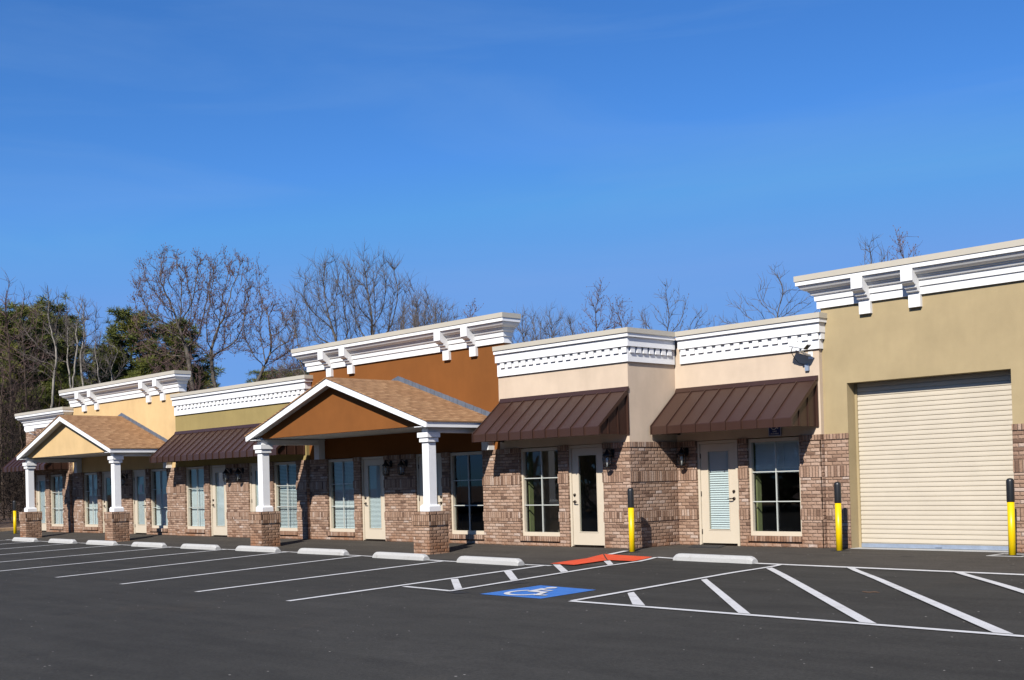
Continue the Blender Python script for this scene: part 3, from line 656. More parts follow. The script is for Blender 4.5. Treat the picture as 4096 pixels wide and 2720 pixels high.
# ------------------------------------------------------------------ awnings
def awning(x0, x1, yw, label, first=None):
    a = thing('metal_awning', label, 'awning', ((x0 + x1) / 2, yw, 2.3), 'brown standing seam awnings')
    yf = yw - .89; zt, zr, ze, zb = 3.275, 3.17, 2.47, 2.30
    tk = .02
    b = MB(); b.loft([[(x, yw - .03, zr - .01), (x, yw - .055, zr + .01), (x, yf + .004, ze), (x, yf, ze - .012), (x, yf, zb), (x, yf + tk, zb), (x, yf + tk, ze - .02), (x, yw - .03, zr - .05)] for x in (x0, x1)])
    b.box(x0, x1, yf + tk, yf + .055, zb, zb + .03)
    b.build('panel', 'awning_metal', a)
    b = MB(); b.prism([(yw - .001, zr + .02), (yw - .05, zr + .0), (yw - .07, zr + .012), (yw - .065, zr + .03), (yw - .03, zt), (yw - .001, zt)], 'x', x0 - .012, x1 + .012); b.build('ridge_flashing', 'awning_metal', a)
    xs = x1 - .03; nn = round((x1 - x0) / .385)
    for k_ in range(nn + 1):
        x = x1 - .06 - k_ * (x1 - x0 - .12) / nn if k_ else x1 - .012
        b = MB(); h = .028; wv = .009
        if k_ == nn: x = x0 + .012
        b.loft([[(xx, yw - .05, zr + .008), (xx, yf + .003, ze - .0005), (xx, yf - .0005, zb), (xx, yf - h, zb), (xx, yf - h + .004, ze + .012), (xx, yw - .05 - .008, zr + h + .01)] for xx in (x - wv, x + wv)])
        b.build('seam', 'awning_metal', a)
    for side, x in ((1, x1), (-1, x0)):
        b = MB(); xi = x - .05 * side
        b.prism([(yw - .002, zr - .06), (yf + .06, ze - .04), (yf + .06, zb + .01), (yw - .002, zb + .01)], 'x', min(xi, xi - .015 * side), max(xi, xi - .015 * side))
        for yy in (yw - .30, yw - .60): b.box(min(xi, xi + .02 * side), max(xi, xi + .02 * side), yy - .008, yy + .008, zb + .01, zb + .01 + (zr - zb - .09) * (1 - (yw - yy) / .89) + .14 * (yw - yy) / .89)
        b.build('end_panel', 'awning_metal', a)
        b = MB(); b.loft([[(xx, yw - .002, zb), (xx, yw - .03, zb), (xx, yw - .03, zr), (xx, yw - .002, zr)] for xx in (x - .05 * side, x)]); b.build('wall_post', 'awning_metal', a)
    return a
awning(-19.92, -16.14, 18.5, 'dark brown seamed metal awning on the projecting cream unit, over a window and a door')
awning(-16.10, -12.70, 20.0, 'dark brown seamed metal awning in the recessed corner beside the roll-up door')
awning(-35.02, -27.80, 18.5, 'long dark brown seamed metal awning across the olive unit, partly behind a porch')
awning(-47.05, -43.10, 18.49, 'dark brown seamed metal awning on the brick end unit, mostly behind the farther porch')

# ------------------------------------------------------------------ porches
def porch(cx, label, gm):
    p = thing('entrance_porch', label, 'porch', (cx, 17.5, 0), 'gabled entrance porches')
    HW, yf, yw = 3.68, 16.45, 18.6; za, ze = 4.0, 2.79; sl = (za - ze) / HW
    for s_ in (1, -1):
        b = MB(); t_ = .028
        pts = [(cx, za), (cx + s_ * (HW + .03), ze - .03 * sl)]
        ring = lambda y: [(pts[0][0], y, pts[0][1]), (pts[1][0], y, pts[1][1]), (pts[1][0], y, pts[1][1] - t_), (pts[0][0], y, pts[0][1] - t_)]
        b.loft([ring(yf - .025), ring(yw - .002)] if s_ > 0 else [ring(yw - .002), ring(yf - .025)])
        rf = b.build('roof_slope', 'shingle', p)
        fl = MB(); k_ = 0; L_ = HW - .05; n_ = 26
        for q in range(n_):
            d0, d1 = q * L_ / n_ + .004, (q + 1) * L_ / n_ - .004; z0, z1 = za - d0 * sl, za - d1 * sl
            hh = .115 + .004 * (q % 2)
            fl.loft([[(cx + s_ * d0, yw - .008 - .002 * (q % 2), z0 - .01), (cx + s_ * d1, yw - .008 - .002 * (q % 2), z1 - .01), (cx + s_ * d1, yw - .008 - .002 * (q % 2), z1 + hh), (cx + s_ * d0, yw - .008 - .002 * (q % 2), z0 + hh)],
                     [(cx + s_ * d0, yw - .001, z0 - .01), (cx + s_ * d1, yw - .001, z1 - .01), (cx + s_ * d1, yw - .001, z1 + hh), (cx + s_ * d0, yw - .001, z0 + hh)]])
        fl.build('flashing', 'lead_flashing', rf)
        # rake board
        b = MB(); zu = za - t_ - .001; xe = HW
        rg = lambda y: [(cx, y, zu), (cx + s_ * xe, y, zu - xe * sl), (cx + s_ * xe, y, zu - xe * sl - .125), (cx + s_ * (xe - .06), y, zu - xe * sl - .125), (cx, y, zu - .165)]
        b.loft([rg(yf), rg(yf + .03)]); b.build('rake_board', 'white_trim', p)
        # sloping soffit behind the rake, eave fascia and eave soffit
        b = MB(); zl = zu - .115
        b.add([(cx, yf + .03, zl), (cx + s_ * (xe - .09), yf + .03, zl - (xe - .09) * sl), (cx + s_ * (xe - .09), yf + .26, zl - (xe - .09) * sl), (cx, yf + .26, zl)], [(0, 1, 2, 3) if s_ < 0 else (3, 2, 1, 0)])
        b.build('rake_soffit', 'soffit_white', p)
        b = MB(); b.box(min(cx + s_ * xe, cx + s_ * (xe - .03)), max(cx + s_ * xe, cx + s_ * (xe - .03)), yf + .03, yw - .003, zu - xe * sl - .125, zu - xe * sl + .004)
        b.box(min(cx + s_ * (xe - .03), cx + s_ * (xe - .46)), max(cx + s_ * (xe - .03), cx + s_ * (xe - .46)), yf + .03, yw - .003, zu - xe * sl - .115, zu - xe * sl - .10); b.build('eave_fascia', 'white_trim', p)
        # side beam, post on pier, stub on the wall
        px_ = cx + s_ * 3.36
        b = MB(); b.box(px_ - .10, px_ + .10, 16.85, yw - .19, 2.53, 2.715); b.build('beam', 'white_trim', p)
        b = MB(); b.box(px_ - .115, px_ + .115, yw - .19, yw - .004, 2.15, 2.715); b.build('wall_stub', 'white_trim', p)
        cy_ = 16.77; zc = .82
        b = MB(); b.cbox(px_ - .108, px_ + .108, cy_ - .108, cy_ + .108, zc, 2.715, .006); cl = b.build('column', 'white_trim', p)
        b = MB(); b.box(px_ - .16, px_ + .16, cy_ - .16, cy_ + .16, zc, zc + .105); b.loft([[(px_ + a * h, cy_ + c * h, z) for a, c in ((-1, -1), (1, -1), (1, 1), (-1, 1))] for h, z in ((.16, zc + .105), (.13, zc + .145))]); b.build('base', 'white_trim', cl)
        b = MB(); b.box(px_ - .148, px_ + .148, cy_ - .148, cy_ + .148, 2.325, 2.425); b.box(px_ - .178, px_ + .178, cy_ - .178, cy_ + .178, 2.425, 2.532); b.build('capital', 'white_trim', cl)
        b = MB(); hw = .272
        b.box(px_ - hw, px_ + hw, cy_ - hw, cy_ + hw, -.3, .525); b.box(px_ - hw - .018, px_ + hw + .018, cy_ - hw - .018, cy_ + hw + .018, .525, .745, 1); b.box(px_ - hw - .018, px_ + hw + .018, cy_ - hw - .018, cy_ + hw + .018, .745, zc - .002)
        b.build('brick_pier', ['pier_brick', 'pier_soldier'], p)
    b = MB(); yg_ = yf + .25; zq = za - .14; hwg = (zq - 2.718) / sl
    b.prism([(cx - hwg, 2.686), (cx - hwg, 2.718), (cx, zq), (cx + hwg, 2.718), (cx + hwg, 2.686)], 'y', yg_, yg_ + .12); b.build('gable', gm, p)
    b = MB(); b.box(cx - 3.36 + .1, cx + 3.36 - .1, yg_ + .121, yw - .003, 2.69, 2.717); b.build('soffit', 'soffit_white', p)
    return p
porch(-23.77, 'gabled porch with a rust brown gable, white columns and brick piers', 'stucco_rust')
porch(-39.0, 'farther gabled porch with a yellow gable, white columns and brick piers', 'stucco_yellow')

# ------------------------------------------------------------------ lanterns
def lantern(x, yw, label):
    o = thing('wall_lantern', label, 'lantern', (x, yw, 1.97), 'black wall lanterns')
    b = MB(); b.lathe([(.0, -.12), (.035, -.11), (.055, -.05), (.06, 0), (.05, .05), (.0, .06)], (0, 0, 0), 12)
    b.v = [(x + p[0], yw - .002 - abs(p[1]) * .4, 1.97 + p[2]) for p in b.v]; b.build('backplate', 'lamp_black', o)
    cy_ = yw - .17
    b = MB(); b.tube([(x, yw - .01, 1.93), (x, yw - .06, 1.98), (x, yw - .13, 2.03), (x, cy_, 2.035), (x, cy_, 2.0)], .012, 8); b.build('arm', 'lamp_black', o)
    b = MB(); b.lathe([(.012, 2.03), (.018, 2.005), (.03, 1.99), (.045, 1.955), (.085, 1.92), (.10, 1.90), (.098, 1.885), (.0, 1.885)][::-1], (x, cy_, 0), 16); b.build('cap', 'lamp_black', o)
    b = MB()
    for k_ in range(8):
        a = 2 * math.pi * k_ / 8 + .2; b.tube([(x + rr * math.cos(a), cy_ + rr * math.sin(a), z) for rr, z in ((.088, 1.885), (.096, 1.82), (.092, 1.74), (.070, 1.665))], .006, 5)
    b.lathe([(.0, 1.64), (.05, 1.645), (.075, 1.66), (.075, 1.675), (.0, 1.675)], (x, cy_, 0), 16); b.build('cage', 'lamp_black', o)
    b = MB(); b.lathe([(.060, 1.677), (.078, 1.74), (.082, 1.82), (.072, 1.883)], (x, cy_, 0), 16); b.build('glass', 'lamp_glass', o)
    b = MB(); b.lathe([(.0, 1.678), (.02, 1.68), (.02, 1.76), (.032, 1.79), (.028, 1.83), (.0, 1.86)], (x, cy_, 0), 10); b.build('bulb', 'bulb', o)
lantern(-16.60, 18.48, 'black wall lantern right of the cream unit\'s door')
lantern(-15.88, 19.98, 'black wall lantern in the shaded recessed corner left of a door')
lantern(-24.12, 18.58, 'black wall lantern under the rust porch beside the left door')
lantern(-23.50, 18.58, 'black wall lantern under the rust porch beside the right door')
lantern(-31.70, 18.48, 'black wall lantern beside the left door under the long awning')
lantern(-31.02, 18.48, 'black wall lantern beside the right door under the long awning')
lantern(-39.34, 18.58, 'black wall lantern under the yellow porch, mostly hidden behind its column')
lantern(-38.66, 18.58, 'black wall lantern under the yellow porch, between its column and the door')

# ------------------------------------------------------------------ security cameras
def sec_camera(base, yw, dirv, label, box_at):
    o = thing('security_camera', label, 'camera', base, 'white security cameras')
    bx, by, bz = base
    d = Vector(dirv).normalized(); sd = d.cross(Vector((0, 0, 1))).normalized(); up = sd.cross(d)
    c = Vector((bx, yw - .33, bz + .21))
    def bb(b, a0, a1, s0, s1, u0, u1): 
        P = [c + d * a + sd * s_ + up * u_ for a in (a0, a1) for s_, u_ in ((s0, u0), (s1, u0), (s1, u1), (s0, u1))]
        b.loft([P[:4], P[4:]])
    b = MB(); bb(b, -.22, .15, -.055, .055, -.045, .05); b.build('housing', 'camera_white', o)
    b = MB(); bb(b, -.23, .21, -.068, .068, .05, .066)
    for s_ in (-1, 1):
        P = [c + d * a + sd * s_ * ss + up * u_ for ss in (.06, .068) for a, u_ in ((-.23, .05), (.21, .05), (.15, -.03), (-.23, -.03))]; b.loft([P[:4], P[4:]])
    b.build('sun_shield', 'camera_white', o)
    b = MB(); bb(b, .15, .158, -.05, .05, -.04, .046); b.build('lens_window', 'black_plastic', o)
    b = MB(); q = c - up * .05; b.tube([q + d * .03, q + d * .02 - up * .04, Vector((bx + .02, yw - .16, bz + .06)), Vector((bx + .02, yw - .005, bz + .05))], [.022, .024, .022, .022], 8)
    b.box(bx - .03, bx + .07, yw - .012, yw - .001, bz - .02, bz + .12); b.build('bracket', 'camera_white', o)
    b = MB(); x, z = box_at; b.box(x - .04, x + .04, yw - .05, yw - .001, z - .062, z + .062); b.build('junction_box', 'box_grey', o)
    b = MB(); q2 = c - d * .17 - up * .05; b.tube([q2, q2 - up * .08 + Vector((-.05, .05, 0)), Vector((x - .20, yw - .12, z + .18)), Vector((x - .17, yw - .05, z + .10)), Vector((x - .08, yw - .03, z + .07)), Vector((x, yw - .025, z + .062))], .008, 6); b.build('cable', 'black_plastic', o)
sec_camera((-12.86, 20.0, 3.62), 20.0, (.96, -.10, -.25), 'white security camera below the cream cornice beside the olive tan unit', (-12.91, 3.44))
sec_camera((-45.75, 18.49, 3.62), 18.49, (-.85, -.50, -.10), 'white security camera below the cornice of the brick end unit', (-45.65, 3.48))

# sign below the recessed awning
o = thing('parking_sign', 'small dark blue accessible parking sign half hidden under the awning', 'sign', (-13.68, 19.99, 2.16))
b = MB(); b.box(-13.83, -13.53, 19.965, 19.972, 2.165, 2.62); b.build('panel', 'sign_blue', o)
b = MB()
for q in ((-13.822, -13.814, 2.173, 2.612), (-13.546, -13.538, 2.173, 2.612), (-13.814, -13.546, 2.173, 2.181), (-13.814, -13.546, 2.604, 2.612)): b.box(q[0], q[1], 19.963, 19.965, q[2], q[3])
b.build('border', 'sign_white', o)
b = MB(); cx, cz = -13.70, 2.36
for a in range(120, 350, 15):
    a0, a1 = R(a), R(a + 15); b.add([(cx + rr * math.cos(t_), 19.963, cz + rr * math.sin(t_)) for rr, t_ in ((.058, a0), (.070, a0), (.070, a1), (.058, a1))], [(0, 1, 2, 3)])
b.box(cx - .02, cx, 19.962, 19.9635, cz + .03, cz + .12); b.box(cx, cx + .055, 19.962, 19.9635, cz + .02, cz + .035); b.add([(cx + .05, 19.9625, cz + .035), (cx + .035, 19.9625, cz + .03), (cx + .08, 19.9625, cz - .055), (cx + .105, 19.9625, cz - .045), (cx + .105, 19.9625, cz - .035), (cx + .088, 19.9625, cz - .035)], [(0, 1, 2, 3, 4, 5)])
b.lathe([(.0, -.001), (.017, -.001), (.017, .001), (.0, .001)], (0, 0, 0), 12); 
b.v[-48:] = [(cx - .012 + p[0], 19.9625 - p[2], cz + .145 + p[1]) for p in b.v[-48:]]
b.build('wheelchair_symbol', 'sign_white', o)
def text_obj(txt, size, x, y, z, m, parent, name):
    c = bpy.data.curves.new(name, 'FONT'); c.body = txt; c.size = size; c.align_x = 'CENTER'; c.extrude = .0005; c.space_character = 1.05
    t = bpy.data.objects.new(name + '_tmp', c); COL.objects.link(t); dg = bpy.context.evaluated_depsgraph_get()
    me = bpy.data.meshes.new_from_object(t.evaluated_get(dg)); bpy.data.objects.remove(t); bpy.data.curves.remove(c)
    me.materials.clear(); me.materials.append(MATS[m]); me.transform(Matrix.Rotation(R(90), 4, 'X'))
    ob = bpy.data.objects.new(name, me); COL.objects.link(ob); ob.parent = parent; ob.location = Vector((x, y, z)) - Vector(parent['_org'])
text_obj('VAN', .045, -13.68, 19.9628, 2.245, 'sign_white', o, 'lettering'); text_obj('ACCESSIBLE', .034, -13.68, 19.9628, 2.203, 'sign_white', o, 'lettering')

# ------------------------------------------------------------------ bollards
def bollard(x, y, label, square=False):
    z = zg(y); o = thing('bollard', label, 'bollard', (x, y, z), 'yellow and black bollards')
    b = MB(); b.lathe([(.0, -.1), (.0575, -.1), (.0575, .90 - .03), (.0, .87)], (x, y, z), 24); b.build('post', 'yellow', o)
    b = MB(); b.lathe([(.0, .868), (.061, .868), (.063, .88), (.063, 1.20), (.060, 1.222), (.045, 1.245), (.02, 1.255), (.0, 1.256)], (x, y, z), 24); b.build('cap_sleeve', 'black_plastic', o)
    b = MB(); rg = random.Random(int(x * 10))
    ring = [(x + (.17 + rg.uniform(-.03, .03)) * math.cos(a * math.pi / 10), y + (.15 + rg.uniform(-.03, .03)) * math.sin(a * math.pi / 10)) for a in range(20)]
    b.add([(p[0], p[1], zg(p[1]) + .005) for p in ring], [tuple(range(20))]); b.build('patch', 'dark_rubber' if not square else 'dark_rubber', o)
    if square:
        b = MB(); a = .30
        for q in ((-a, a, -a, -a + .07), (-a, a, a - .07, a), (-a, -a + .07, -a + .07, a - .07), (a - .07, a, -a + .07, a - .07)): b.box(x + q[0], x + q[1], y + q[2], y + q[3], z - .02, z + .006)
        b.build('concrete_collar', 'concrete', o)
    return o
bollard(-15.76, 18.04, 'yellow bollard with black cap at the projecting corner, by the red pad')
bollard(-11.995, 19.43, 'yellow bollard with black cap left of the roll-up door')
bollard(-8.80, 19.42, 'yellow bollard with black cap right of the roll-up door, in a concrete collar', True)
bollard(-46.35, 17.75, 'yellow bollard with black cap at the far end, beside the last brick pier')

# ------------------------------------------------------------------ wheel stops
def stop_mesh(seed):
    b = MB(); L_ = 1.83; h = .125; rg = random.Random(seed)
    prof = lambda k_: [(-.085 * k_, 0), (-.078 * k_, .07), (-.055 * k_, h * .93), (-.04 * k_, h), (.04 * k_, h), (.055 * k_, h * .93), (.078 * k_, .07), (.085 * k_, 0)]
    rings = []
    for t_, sh in ((-.5, .60), (-.475, .86), (-.44, 1.0), (-.2, 1), (.0, 1), (.2, 1), (.44, 1.0), (.475, .86), (.5, .60)):
        rings.append([(t_ * L_ + (0 if abs(t_) < .5 else math.copysign(.0 - p[1] * .0, t_)), p[0] * (0.93 if abs(t_) > .47 else 1) + rg.uniform(-.002, .002), p[1] * sh + rg.uniform(-.001, .001)) for p in prof(1)])
    b.loft(rings); return b
SX = [(-39.60, 15.48), (-36.67, 15.48), (-33.92, 15.48), (-30.96, 15.47), (-28.18, 15.49), (-25.50, 15.54), (-22.75, 15.54), (-19.62, 15.29), (-16.74, 15.14), (-13.05, 17.10)]
SL = ['before the last brick pier of the farther porch', 'just right of the last brick pier', 'before the right pier of the farther porch', 'right of the farther porch, before the long awning\'s left end', 'before the olive unit\'s left window and door', 'before the rust porch\'s left pier', 'before the rust porch\'s left window and door', 'before the rust porch\'s right pier', 'with a chipped top, beside the hatched aisle', 'alone in the accessible bay before the recessed corner door']
proto = None
for i_, ((x, y), lb) in enumerate(zip(SX, SL)):
    if proto is None:
        proto = stop_mesh(3).build('wheel_stop', 'stop_concrete'); o = proto
    else: o = proto.copy(); COL.objects.link(o)
    o.location = (x, y, zg(y) - .002); o.rotation_euler = (0, 0, R(-4.5 if i_ == 9 else (-3.5 if i_ in (7, 8) else -.5)))
    tag(o, 'white concrete wheel stop ' + lb, 'wheel stop', 'white wheel stops')
proto.data.update()
# door mat and a fallen stick
b = MB(); b.loft([[(-15.72, 19.93, .002), (-14.90, 19.93, .002), (-14.55, 19.22, zg(19.22) + .002), (-15.30, 19.22, zg(19.22) + .002)], [(-15.71, 19.92, .016), (-14.91, 19.92, .016), (-14.565, 19.23, .016), (-15.295, 19.23, .016)]])
tag(b.build('door_mat', 'dark_rubber'), 'black rubber mat lying askew before the recessed corner door', 'mat')
b = MB(); q = Vector((-8.09, 13.82)); pts = [(-.11, -.03), (-.06, -.01), (-.01, -.015), (.04, .012), (.08, .016), (.10, .03)]
b.tube([(q.x + a, q.y + c, zg(q.y + c) + .010 + .004 * math.sin(a * 40)) for a, c in pts], [.006, .007, .007, .006, .005, .003], 6); b.tube([(q.x + .04, q.y + .012, zg(q.y) + .010), (q.x + .055, q.y + .05, zg(q.y) + .016)], [.004, .002], 5)
tag(b.build('fallen_stick', 'bark_stick'), 'thin brown stick lying on the hatched asphalt', 'stick')

# ------------------------------------------------------------------ trees
def rand_dir(rg): 
    v = Vector((rg.gauss(0, 1), rg.gauss(0, 1), rg.gauss(0, 1))); return v.normalized()
def grow(seed, stems, env, n_att, step=.32, infl=2.6, kill=.55, iters=120, up=.10, jit=.16):
    """space colonisation: stems = seed polylines [[(x,y,z)...]], env(rng) -> a point of the crown; returns nodes, parents"""
    rg = np.random.RandomState(seed)
    nodes = []; par = []
    for st in stems:
        prev = -1
        pts = [np.array(p, float) for p in st]
        for q in range(len(pts) - 1):
            d = pts[q + 1] - pts[q]; n = max(1, int(np.linalg.norm(d) / step))
            for i in range(n + (q == len(pts) - 2)):
                p = pts[q] + d * i / n + (rg.normal(0, .025, 3) if i or q else 0)
                if prev < 0 and nodes and np.linalg.norm(nodes[0] - p) < .01: prev = 0; continue
                nodes.append(p); par.append(prev); prev = len(nodes) - 1
    att = np.array([env(rg) for _ in range(n_att)])
    N_ = np.array(nodes)
    D = np.linalg.norm(att[:, None] - N_[None], axis=2); near = D.argmin(1); nd = D.min(1)
    for it in range(iters):
        alive = nd < 1e8; act = alive & (nd < infl * (1.6 if it < 12 else 1.0))
        if not act.any(): break
        acc = {}
        for ai in np.nonzero(act)[0]:
            k = near[ai]; v = att[ai] - nodes[k]; acc.setdefault(k, []).append(v / (np.linalg.norm(v) + 1e-9))
        new = []
        for k, vs in acc.items():
            v = np.mean(vs, 0) + rg.normal(0, jit, 3) + np.array([0, 0, up]); v /= np.linalg.norm(v) + 1e-9
            if par[k] >= 0:
                w_ = nodes[k] - nodes[par[k]]; v = v + .55 * w_ / (np.linalg.norm(w_) + 1e-9); v /= np.linalg.norm(v)
            nodes.append(nodes[k] + v * step); par.append(k); new.append(len(nodes) - 1)
        P = np.array([nodes[i] for i in new]); D = np.linalg.norm(att[:, None] - P[None], axis=2)
        m = D.min(1); am = D.argmin(1); better = (m < nd) & alive; nd[better] = m[better]; near[better] = np.array(new)[am[better]]
        nd[nd < kill] = 1e9
        if len(nodes) > 9000: break
    return nodes, par
def tree(seed, stems, env, n_att, label, loc, group, bk='bark_grey', tw='twig_brown', r_tip=.011, expo=2.35, twigs=2, twl=.5, buds=0.0, name='bare_tree', rmax=.25, trunk_r=.055, tw_r=.009, **kw):
    nodes, par = grow(seed, stems, env, n_att, **kw)
    rg = random.Random(seed); n = len(nodes); ch = [[] for _ in range(n)]
    for i, p in enumerate(par):
        if p >= 0: ch[p].append(i)
    rad = [0.0] * n; cnt = [0] * n
    for i in range(n - 1, -1, -1):
        if not ch[i]: rad[i] = r_tip
        else: rad[i] = min(rmax, sum(rad[c] ** expo for c in ch[i]) ** (1 / expo))
    t = MB(); c = MB()
    roots = [i for i in range(n) if par[i] < 0]; stack = [(r_, None) for r_ in roots]
    while stack:
        i, base = stack.pop(); chain = ([base] if base is not None else []) + [i]
        while ch[chain[-1]]:
            k = sorted(ch[chain[-1]], key=lambda q: -rad[q])
            for q in k[1:]: stack.append((q, chain[-1]))
            chain.append(k[0])
        if len(chain) < 2: continue
        pts = [Vector(nodes[q]) for q in chain]; rr = [rad[q] for q in chain]
        if base is not None: rr[0] = rr[1]
        # thick start goes to the trunk, the rest to the crown
        cut = sum(1 for r_ in rr if r_ >= trunk_r)
        if cut >= 2: t.tube(pts[:cut + 1], rr[:cut + 1], 7)
        st = max(0, cut - 1) if cut >= 2 else 0
        if len(pts) - st >= 2: c.tube(pts[st:], rr[st:], 4 if rr[st] > .03 else 3, 1 if rr[st] > .03 else 0, rr[st] > .03)
        for q, p in zip(chain, pts):
            if rad[q] < .032:
                for _ in range(twigs):
                    if rg.random() < .75:
                        d = (Vector(nodes[q]) - Vector(nodes[par[q]])).normalized() if par[q] >= 0 else Vector((0, 0, 1))
                        d = (d * .8 + rand_dir(rg) * .8 + Vector((0, 0, .35))).normalized(); l_ = twl * rg.uniform(.5, 1.2); e = p + d * l_ * .5; d2 = (d + rand_dir(rg) * .35 + Vector((0, 0, .2))).normalized(); e2 = e + d2 * l_ * .5
                        c.tube([p, e, e2], [tw_r, tw_r * .8, tw_r * .45], 3, 0, False)
                        if rg.random() < buds:
                            for z_ in (e2, e) if rg.random() < .5 else (e2,):
                                u_ = rg.uniform(.018, .034); z_ = z_ + rand_dir(rg) * .03
                                c.add([z_ + Vector((u_, 0, 0)), z_ + Vector((-u_, 0, 0)), z_ + Vector((0, u_, 0)), z_ + Vector((0, -u_, 0)), z_ + Vector((0, 0, u_ * 1.7)), z_ + Vector((0, 0, -u_ * 1.7))], [(0, 2, 4), (2, 1, 4), (1, 3, 4), (3, 0, 4), (2, 0, 5), (1, 2, 5), (3, 1, 5), (0, 3, 5)], 0)
    o = thing(name, label, 'tree', (0, 0, 0), group)
    t.build('trunk', bk, o, at=(0, 0, 0)); c.build('crown', [tw, bk], o, at=(0, 0, 0)); o.location = loc
    return o
def ell(cx, cy, cz, rx, ry, rz, zmin=-9, shell=.35):
    def e(rg):
        while True:
            v = rg.normal(0, 1, 3); v /= np.linalg.norm(v); q = rg.uniform(shell, 1) ** .5; p = v * q
            if p[2] * rz + cz > zmin: return (cx + p[0] * rx, cy + p[1] * ry, cz + p[2] * rz)
    return e
def multi(*es):
    def e(rg): return es[rg.randint(len(es))](rg)
    return e
def place(o, loc, sc=1.0, rz=0.0, label=None, group=None, sx=1.0):
    c = copy_tree(o); c.location = loc; c.scale = (sc * sx, sc * sx, sc); c.rotation_euler = (0, 0, rz)
    if label: c['label'] = label
    if group: c['group'] = group
    return c
BG = 'bare trees behind the retail strip'
# the camera looks along (-0.73, 0.69): 'across' below is the picture's left-right direction at a tree
AX = np.array([0.69, 0.73, 0.0]); AD = np.array([-0.73, 0.69, 0.0])
def lc(a, z, d=0.0): p = AX * a + AD * d; return (p[0], p[1], z)
def crown(*blobs):                                   # blobs: (across, z, r_across, r_z[, depth offset])
    def e(rg):
        bl = blobs[rg.choice(len(blobs), p=W_)]
        v = rg.normal(0, 1, 3); v /= np.linalg.norm(v); v *= rg.uniform(.15, 1) ** .45
        return lc(bl[0] + v[0] * bl[2], bl[1] + v[2] * bl[3], (bl[4] if len(bl) > 4 else 0) + v[1] * bl[2] * .8)
    W_ = np.array([b_[2] ** 1.6 * b_[3] for b_ in blobs]); W_ = W_ / W_.sum()
    return e
big1 = tree(11, [[(0, 0, -.3), lc(.25, 3), lc(.2, 6.0), lc(-.1, 9.2)], [(0, 0, -.3), lc(-.6, 3), lc(-1.1, 6), lc(-1.5, 9.6)], [(0, 0, -.3), lc(.9, 3.4), lc(2.2, 6.4), lc(3.1, 8.6)], [(0, 0, -.3), lc(-.4, 2.6, .8), lc(-1.9, 5.0, 1.2), lc(-3.0, 6.8, 1.4)]],
    crown((-2.0, 13.0, 2.9, 2.6), (1.0, 12.8, 2.6, 2.7), (3.2, 10.6, 2.6, 2.2), (-3.2, 10.6, 1.9, 2.4), (4.2, 8.4, 1.6, 1.7), (0, 10.6, 2.6, 2.0)), 3000,
    'broad bare tree with several stems and reddish seed clusters above the olive unit', (-64.4, 36.5, .3), BG, 'bark_grey', 'twig_brown', buds=.6, twl=.48, twigs=4, step=.28, kill=.40, infl=1.9, up=.06, rmax=.24, expo=2.05, tw_r=.0085)
big2 = tree(25, [[(0, 0, -.3), lc(-.1, 4.2), lc(-.5, 6.0), lc(-1.0, 8.6)], [(0, 0, -.3), lc(-.15, 4.0), lc(-1.2, 5.6), lc(-2.8, 7.4)], [(0, 0, -.3), lc(.1, 4.2), lc(.5, 6.2), lc(.8, 9.0)], [(0, 0, -.3), lc(.4, 4.0), lc(1.6, 5.8), lc(3.0, 8.2)], [(0, 0, -.3), lc(-.3, 3.4), lc(-2.0, 5.0), lc(-3.6, 6.2)], [(0, 0, -.3), lc(.4, 4, .6), lc(1.0, 6.2, 1.4), lc(1.4, 8, 1.8)]],
    crown((-1.2, 11.2, 2.4, 2.7), (.9, 11.2, 2.4, 2.7), (-3.0, 9.6, 1.5, 2.2), (3.0, 9.8, 1.6, 2.3), (4.2, 7.8, 1.3, 1.6), (-3.8, 7.4, 1.0, 1.3)), 2400,
    'big vase-shaped bare tree with long upright twigs rising behind the rust unit', (-53.3, 39.0, .1), BG, 'bark_grey', 'twig_grey', twl=.8, twigs=4, tw_r=.008, step=.30, kill=.42, infl=2.0, up=.30, jit=.10, rmax=.22, expo=2.05)
sl1 = tree(31, [[(0, 0, -.3), lc(.05, 5), lc(-.05, 10.5)]], crown((0, 11.2, 1.0, 2.3), (-.4, 9.0, 1.3, 1.6), (.5, 9.4, 1.1, 1.8), (.2, 12.6, .5, 1.2)), 900, 'slender bare tree with budded twigs above the projecting cream unit, leftmost there', (-50.7, 55.3, .1), BG, 'bark_brown', 'twig_brown', buds=.6, twl=.5, twigs=3, kill=.38, infl=1.8, up=.25, rmax=.15, expo=2.1, step=.28)
sl2 = tree(42, [[(0, 0, -.3), lc(-.2, 5), lc(-.4, 9.6)], [(0, 0, -.3), lc(.3, 5), lc(.8, 9.0)]], crown((-.3, 11.2, 1.1, 2.0), (1.3, 9.8, 1.6, 1.5), (-1.6, 9.8, 1.1, 1.8), (.2, 9.0, 2.0, 1.3)), 800, 'bare tree with two leaders right above the cream inner corner', (-45.3, 56.2, .1), BG, 'bark_brown', 'twig_grey', buds=.25, twl=.5, twigs=2, kill=.44, infl=2.0, up=.14, rmax=.16, expo=2.1, step=.28)
sl3 = tree(57, [[(0, 0, -.3), lc(0, 5), lc(.1, 9.6)]], crown((.1, 10.7, 1.0, 1.9), (1.3, 9.8, 1.3, 1.7), (-1.6, 9.4, 1.3, 1.6), (-.3, 8.4, 2.0, 1.2)), 760, 'bare tree fanning out above the recessed cream unit near the tall olive tan wall', (-37.2, 54.5, .1), BG, 'bark_grey', 'twig_grey', twl=.6, twigs=2, kill=.44, infl=2.0, up=.20, rmax=.16, expo=2.1, step=.28)
place(sl1, (-51.6, 58.6, .1), .96, 2.1, 'thin bare tree just left of the cream inner corner, shorter than its left neighbour', BG)
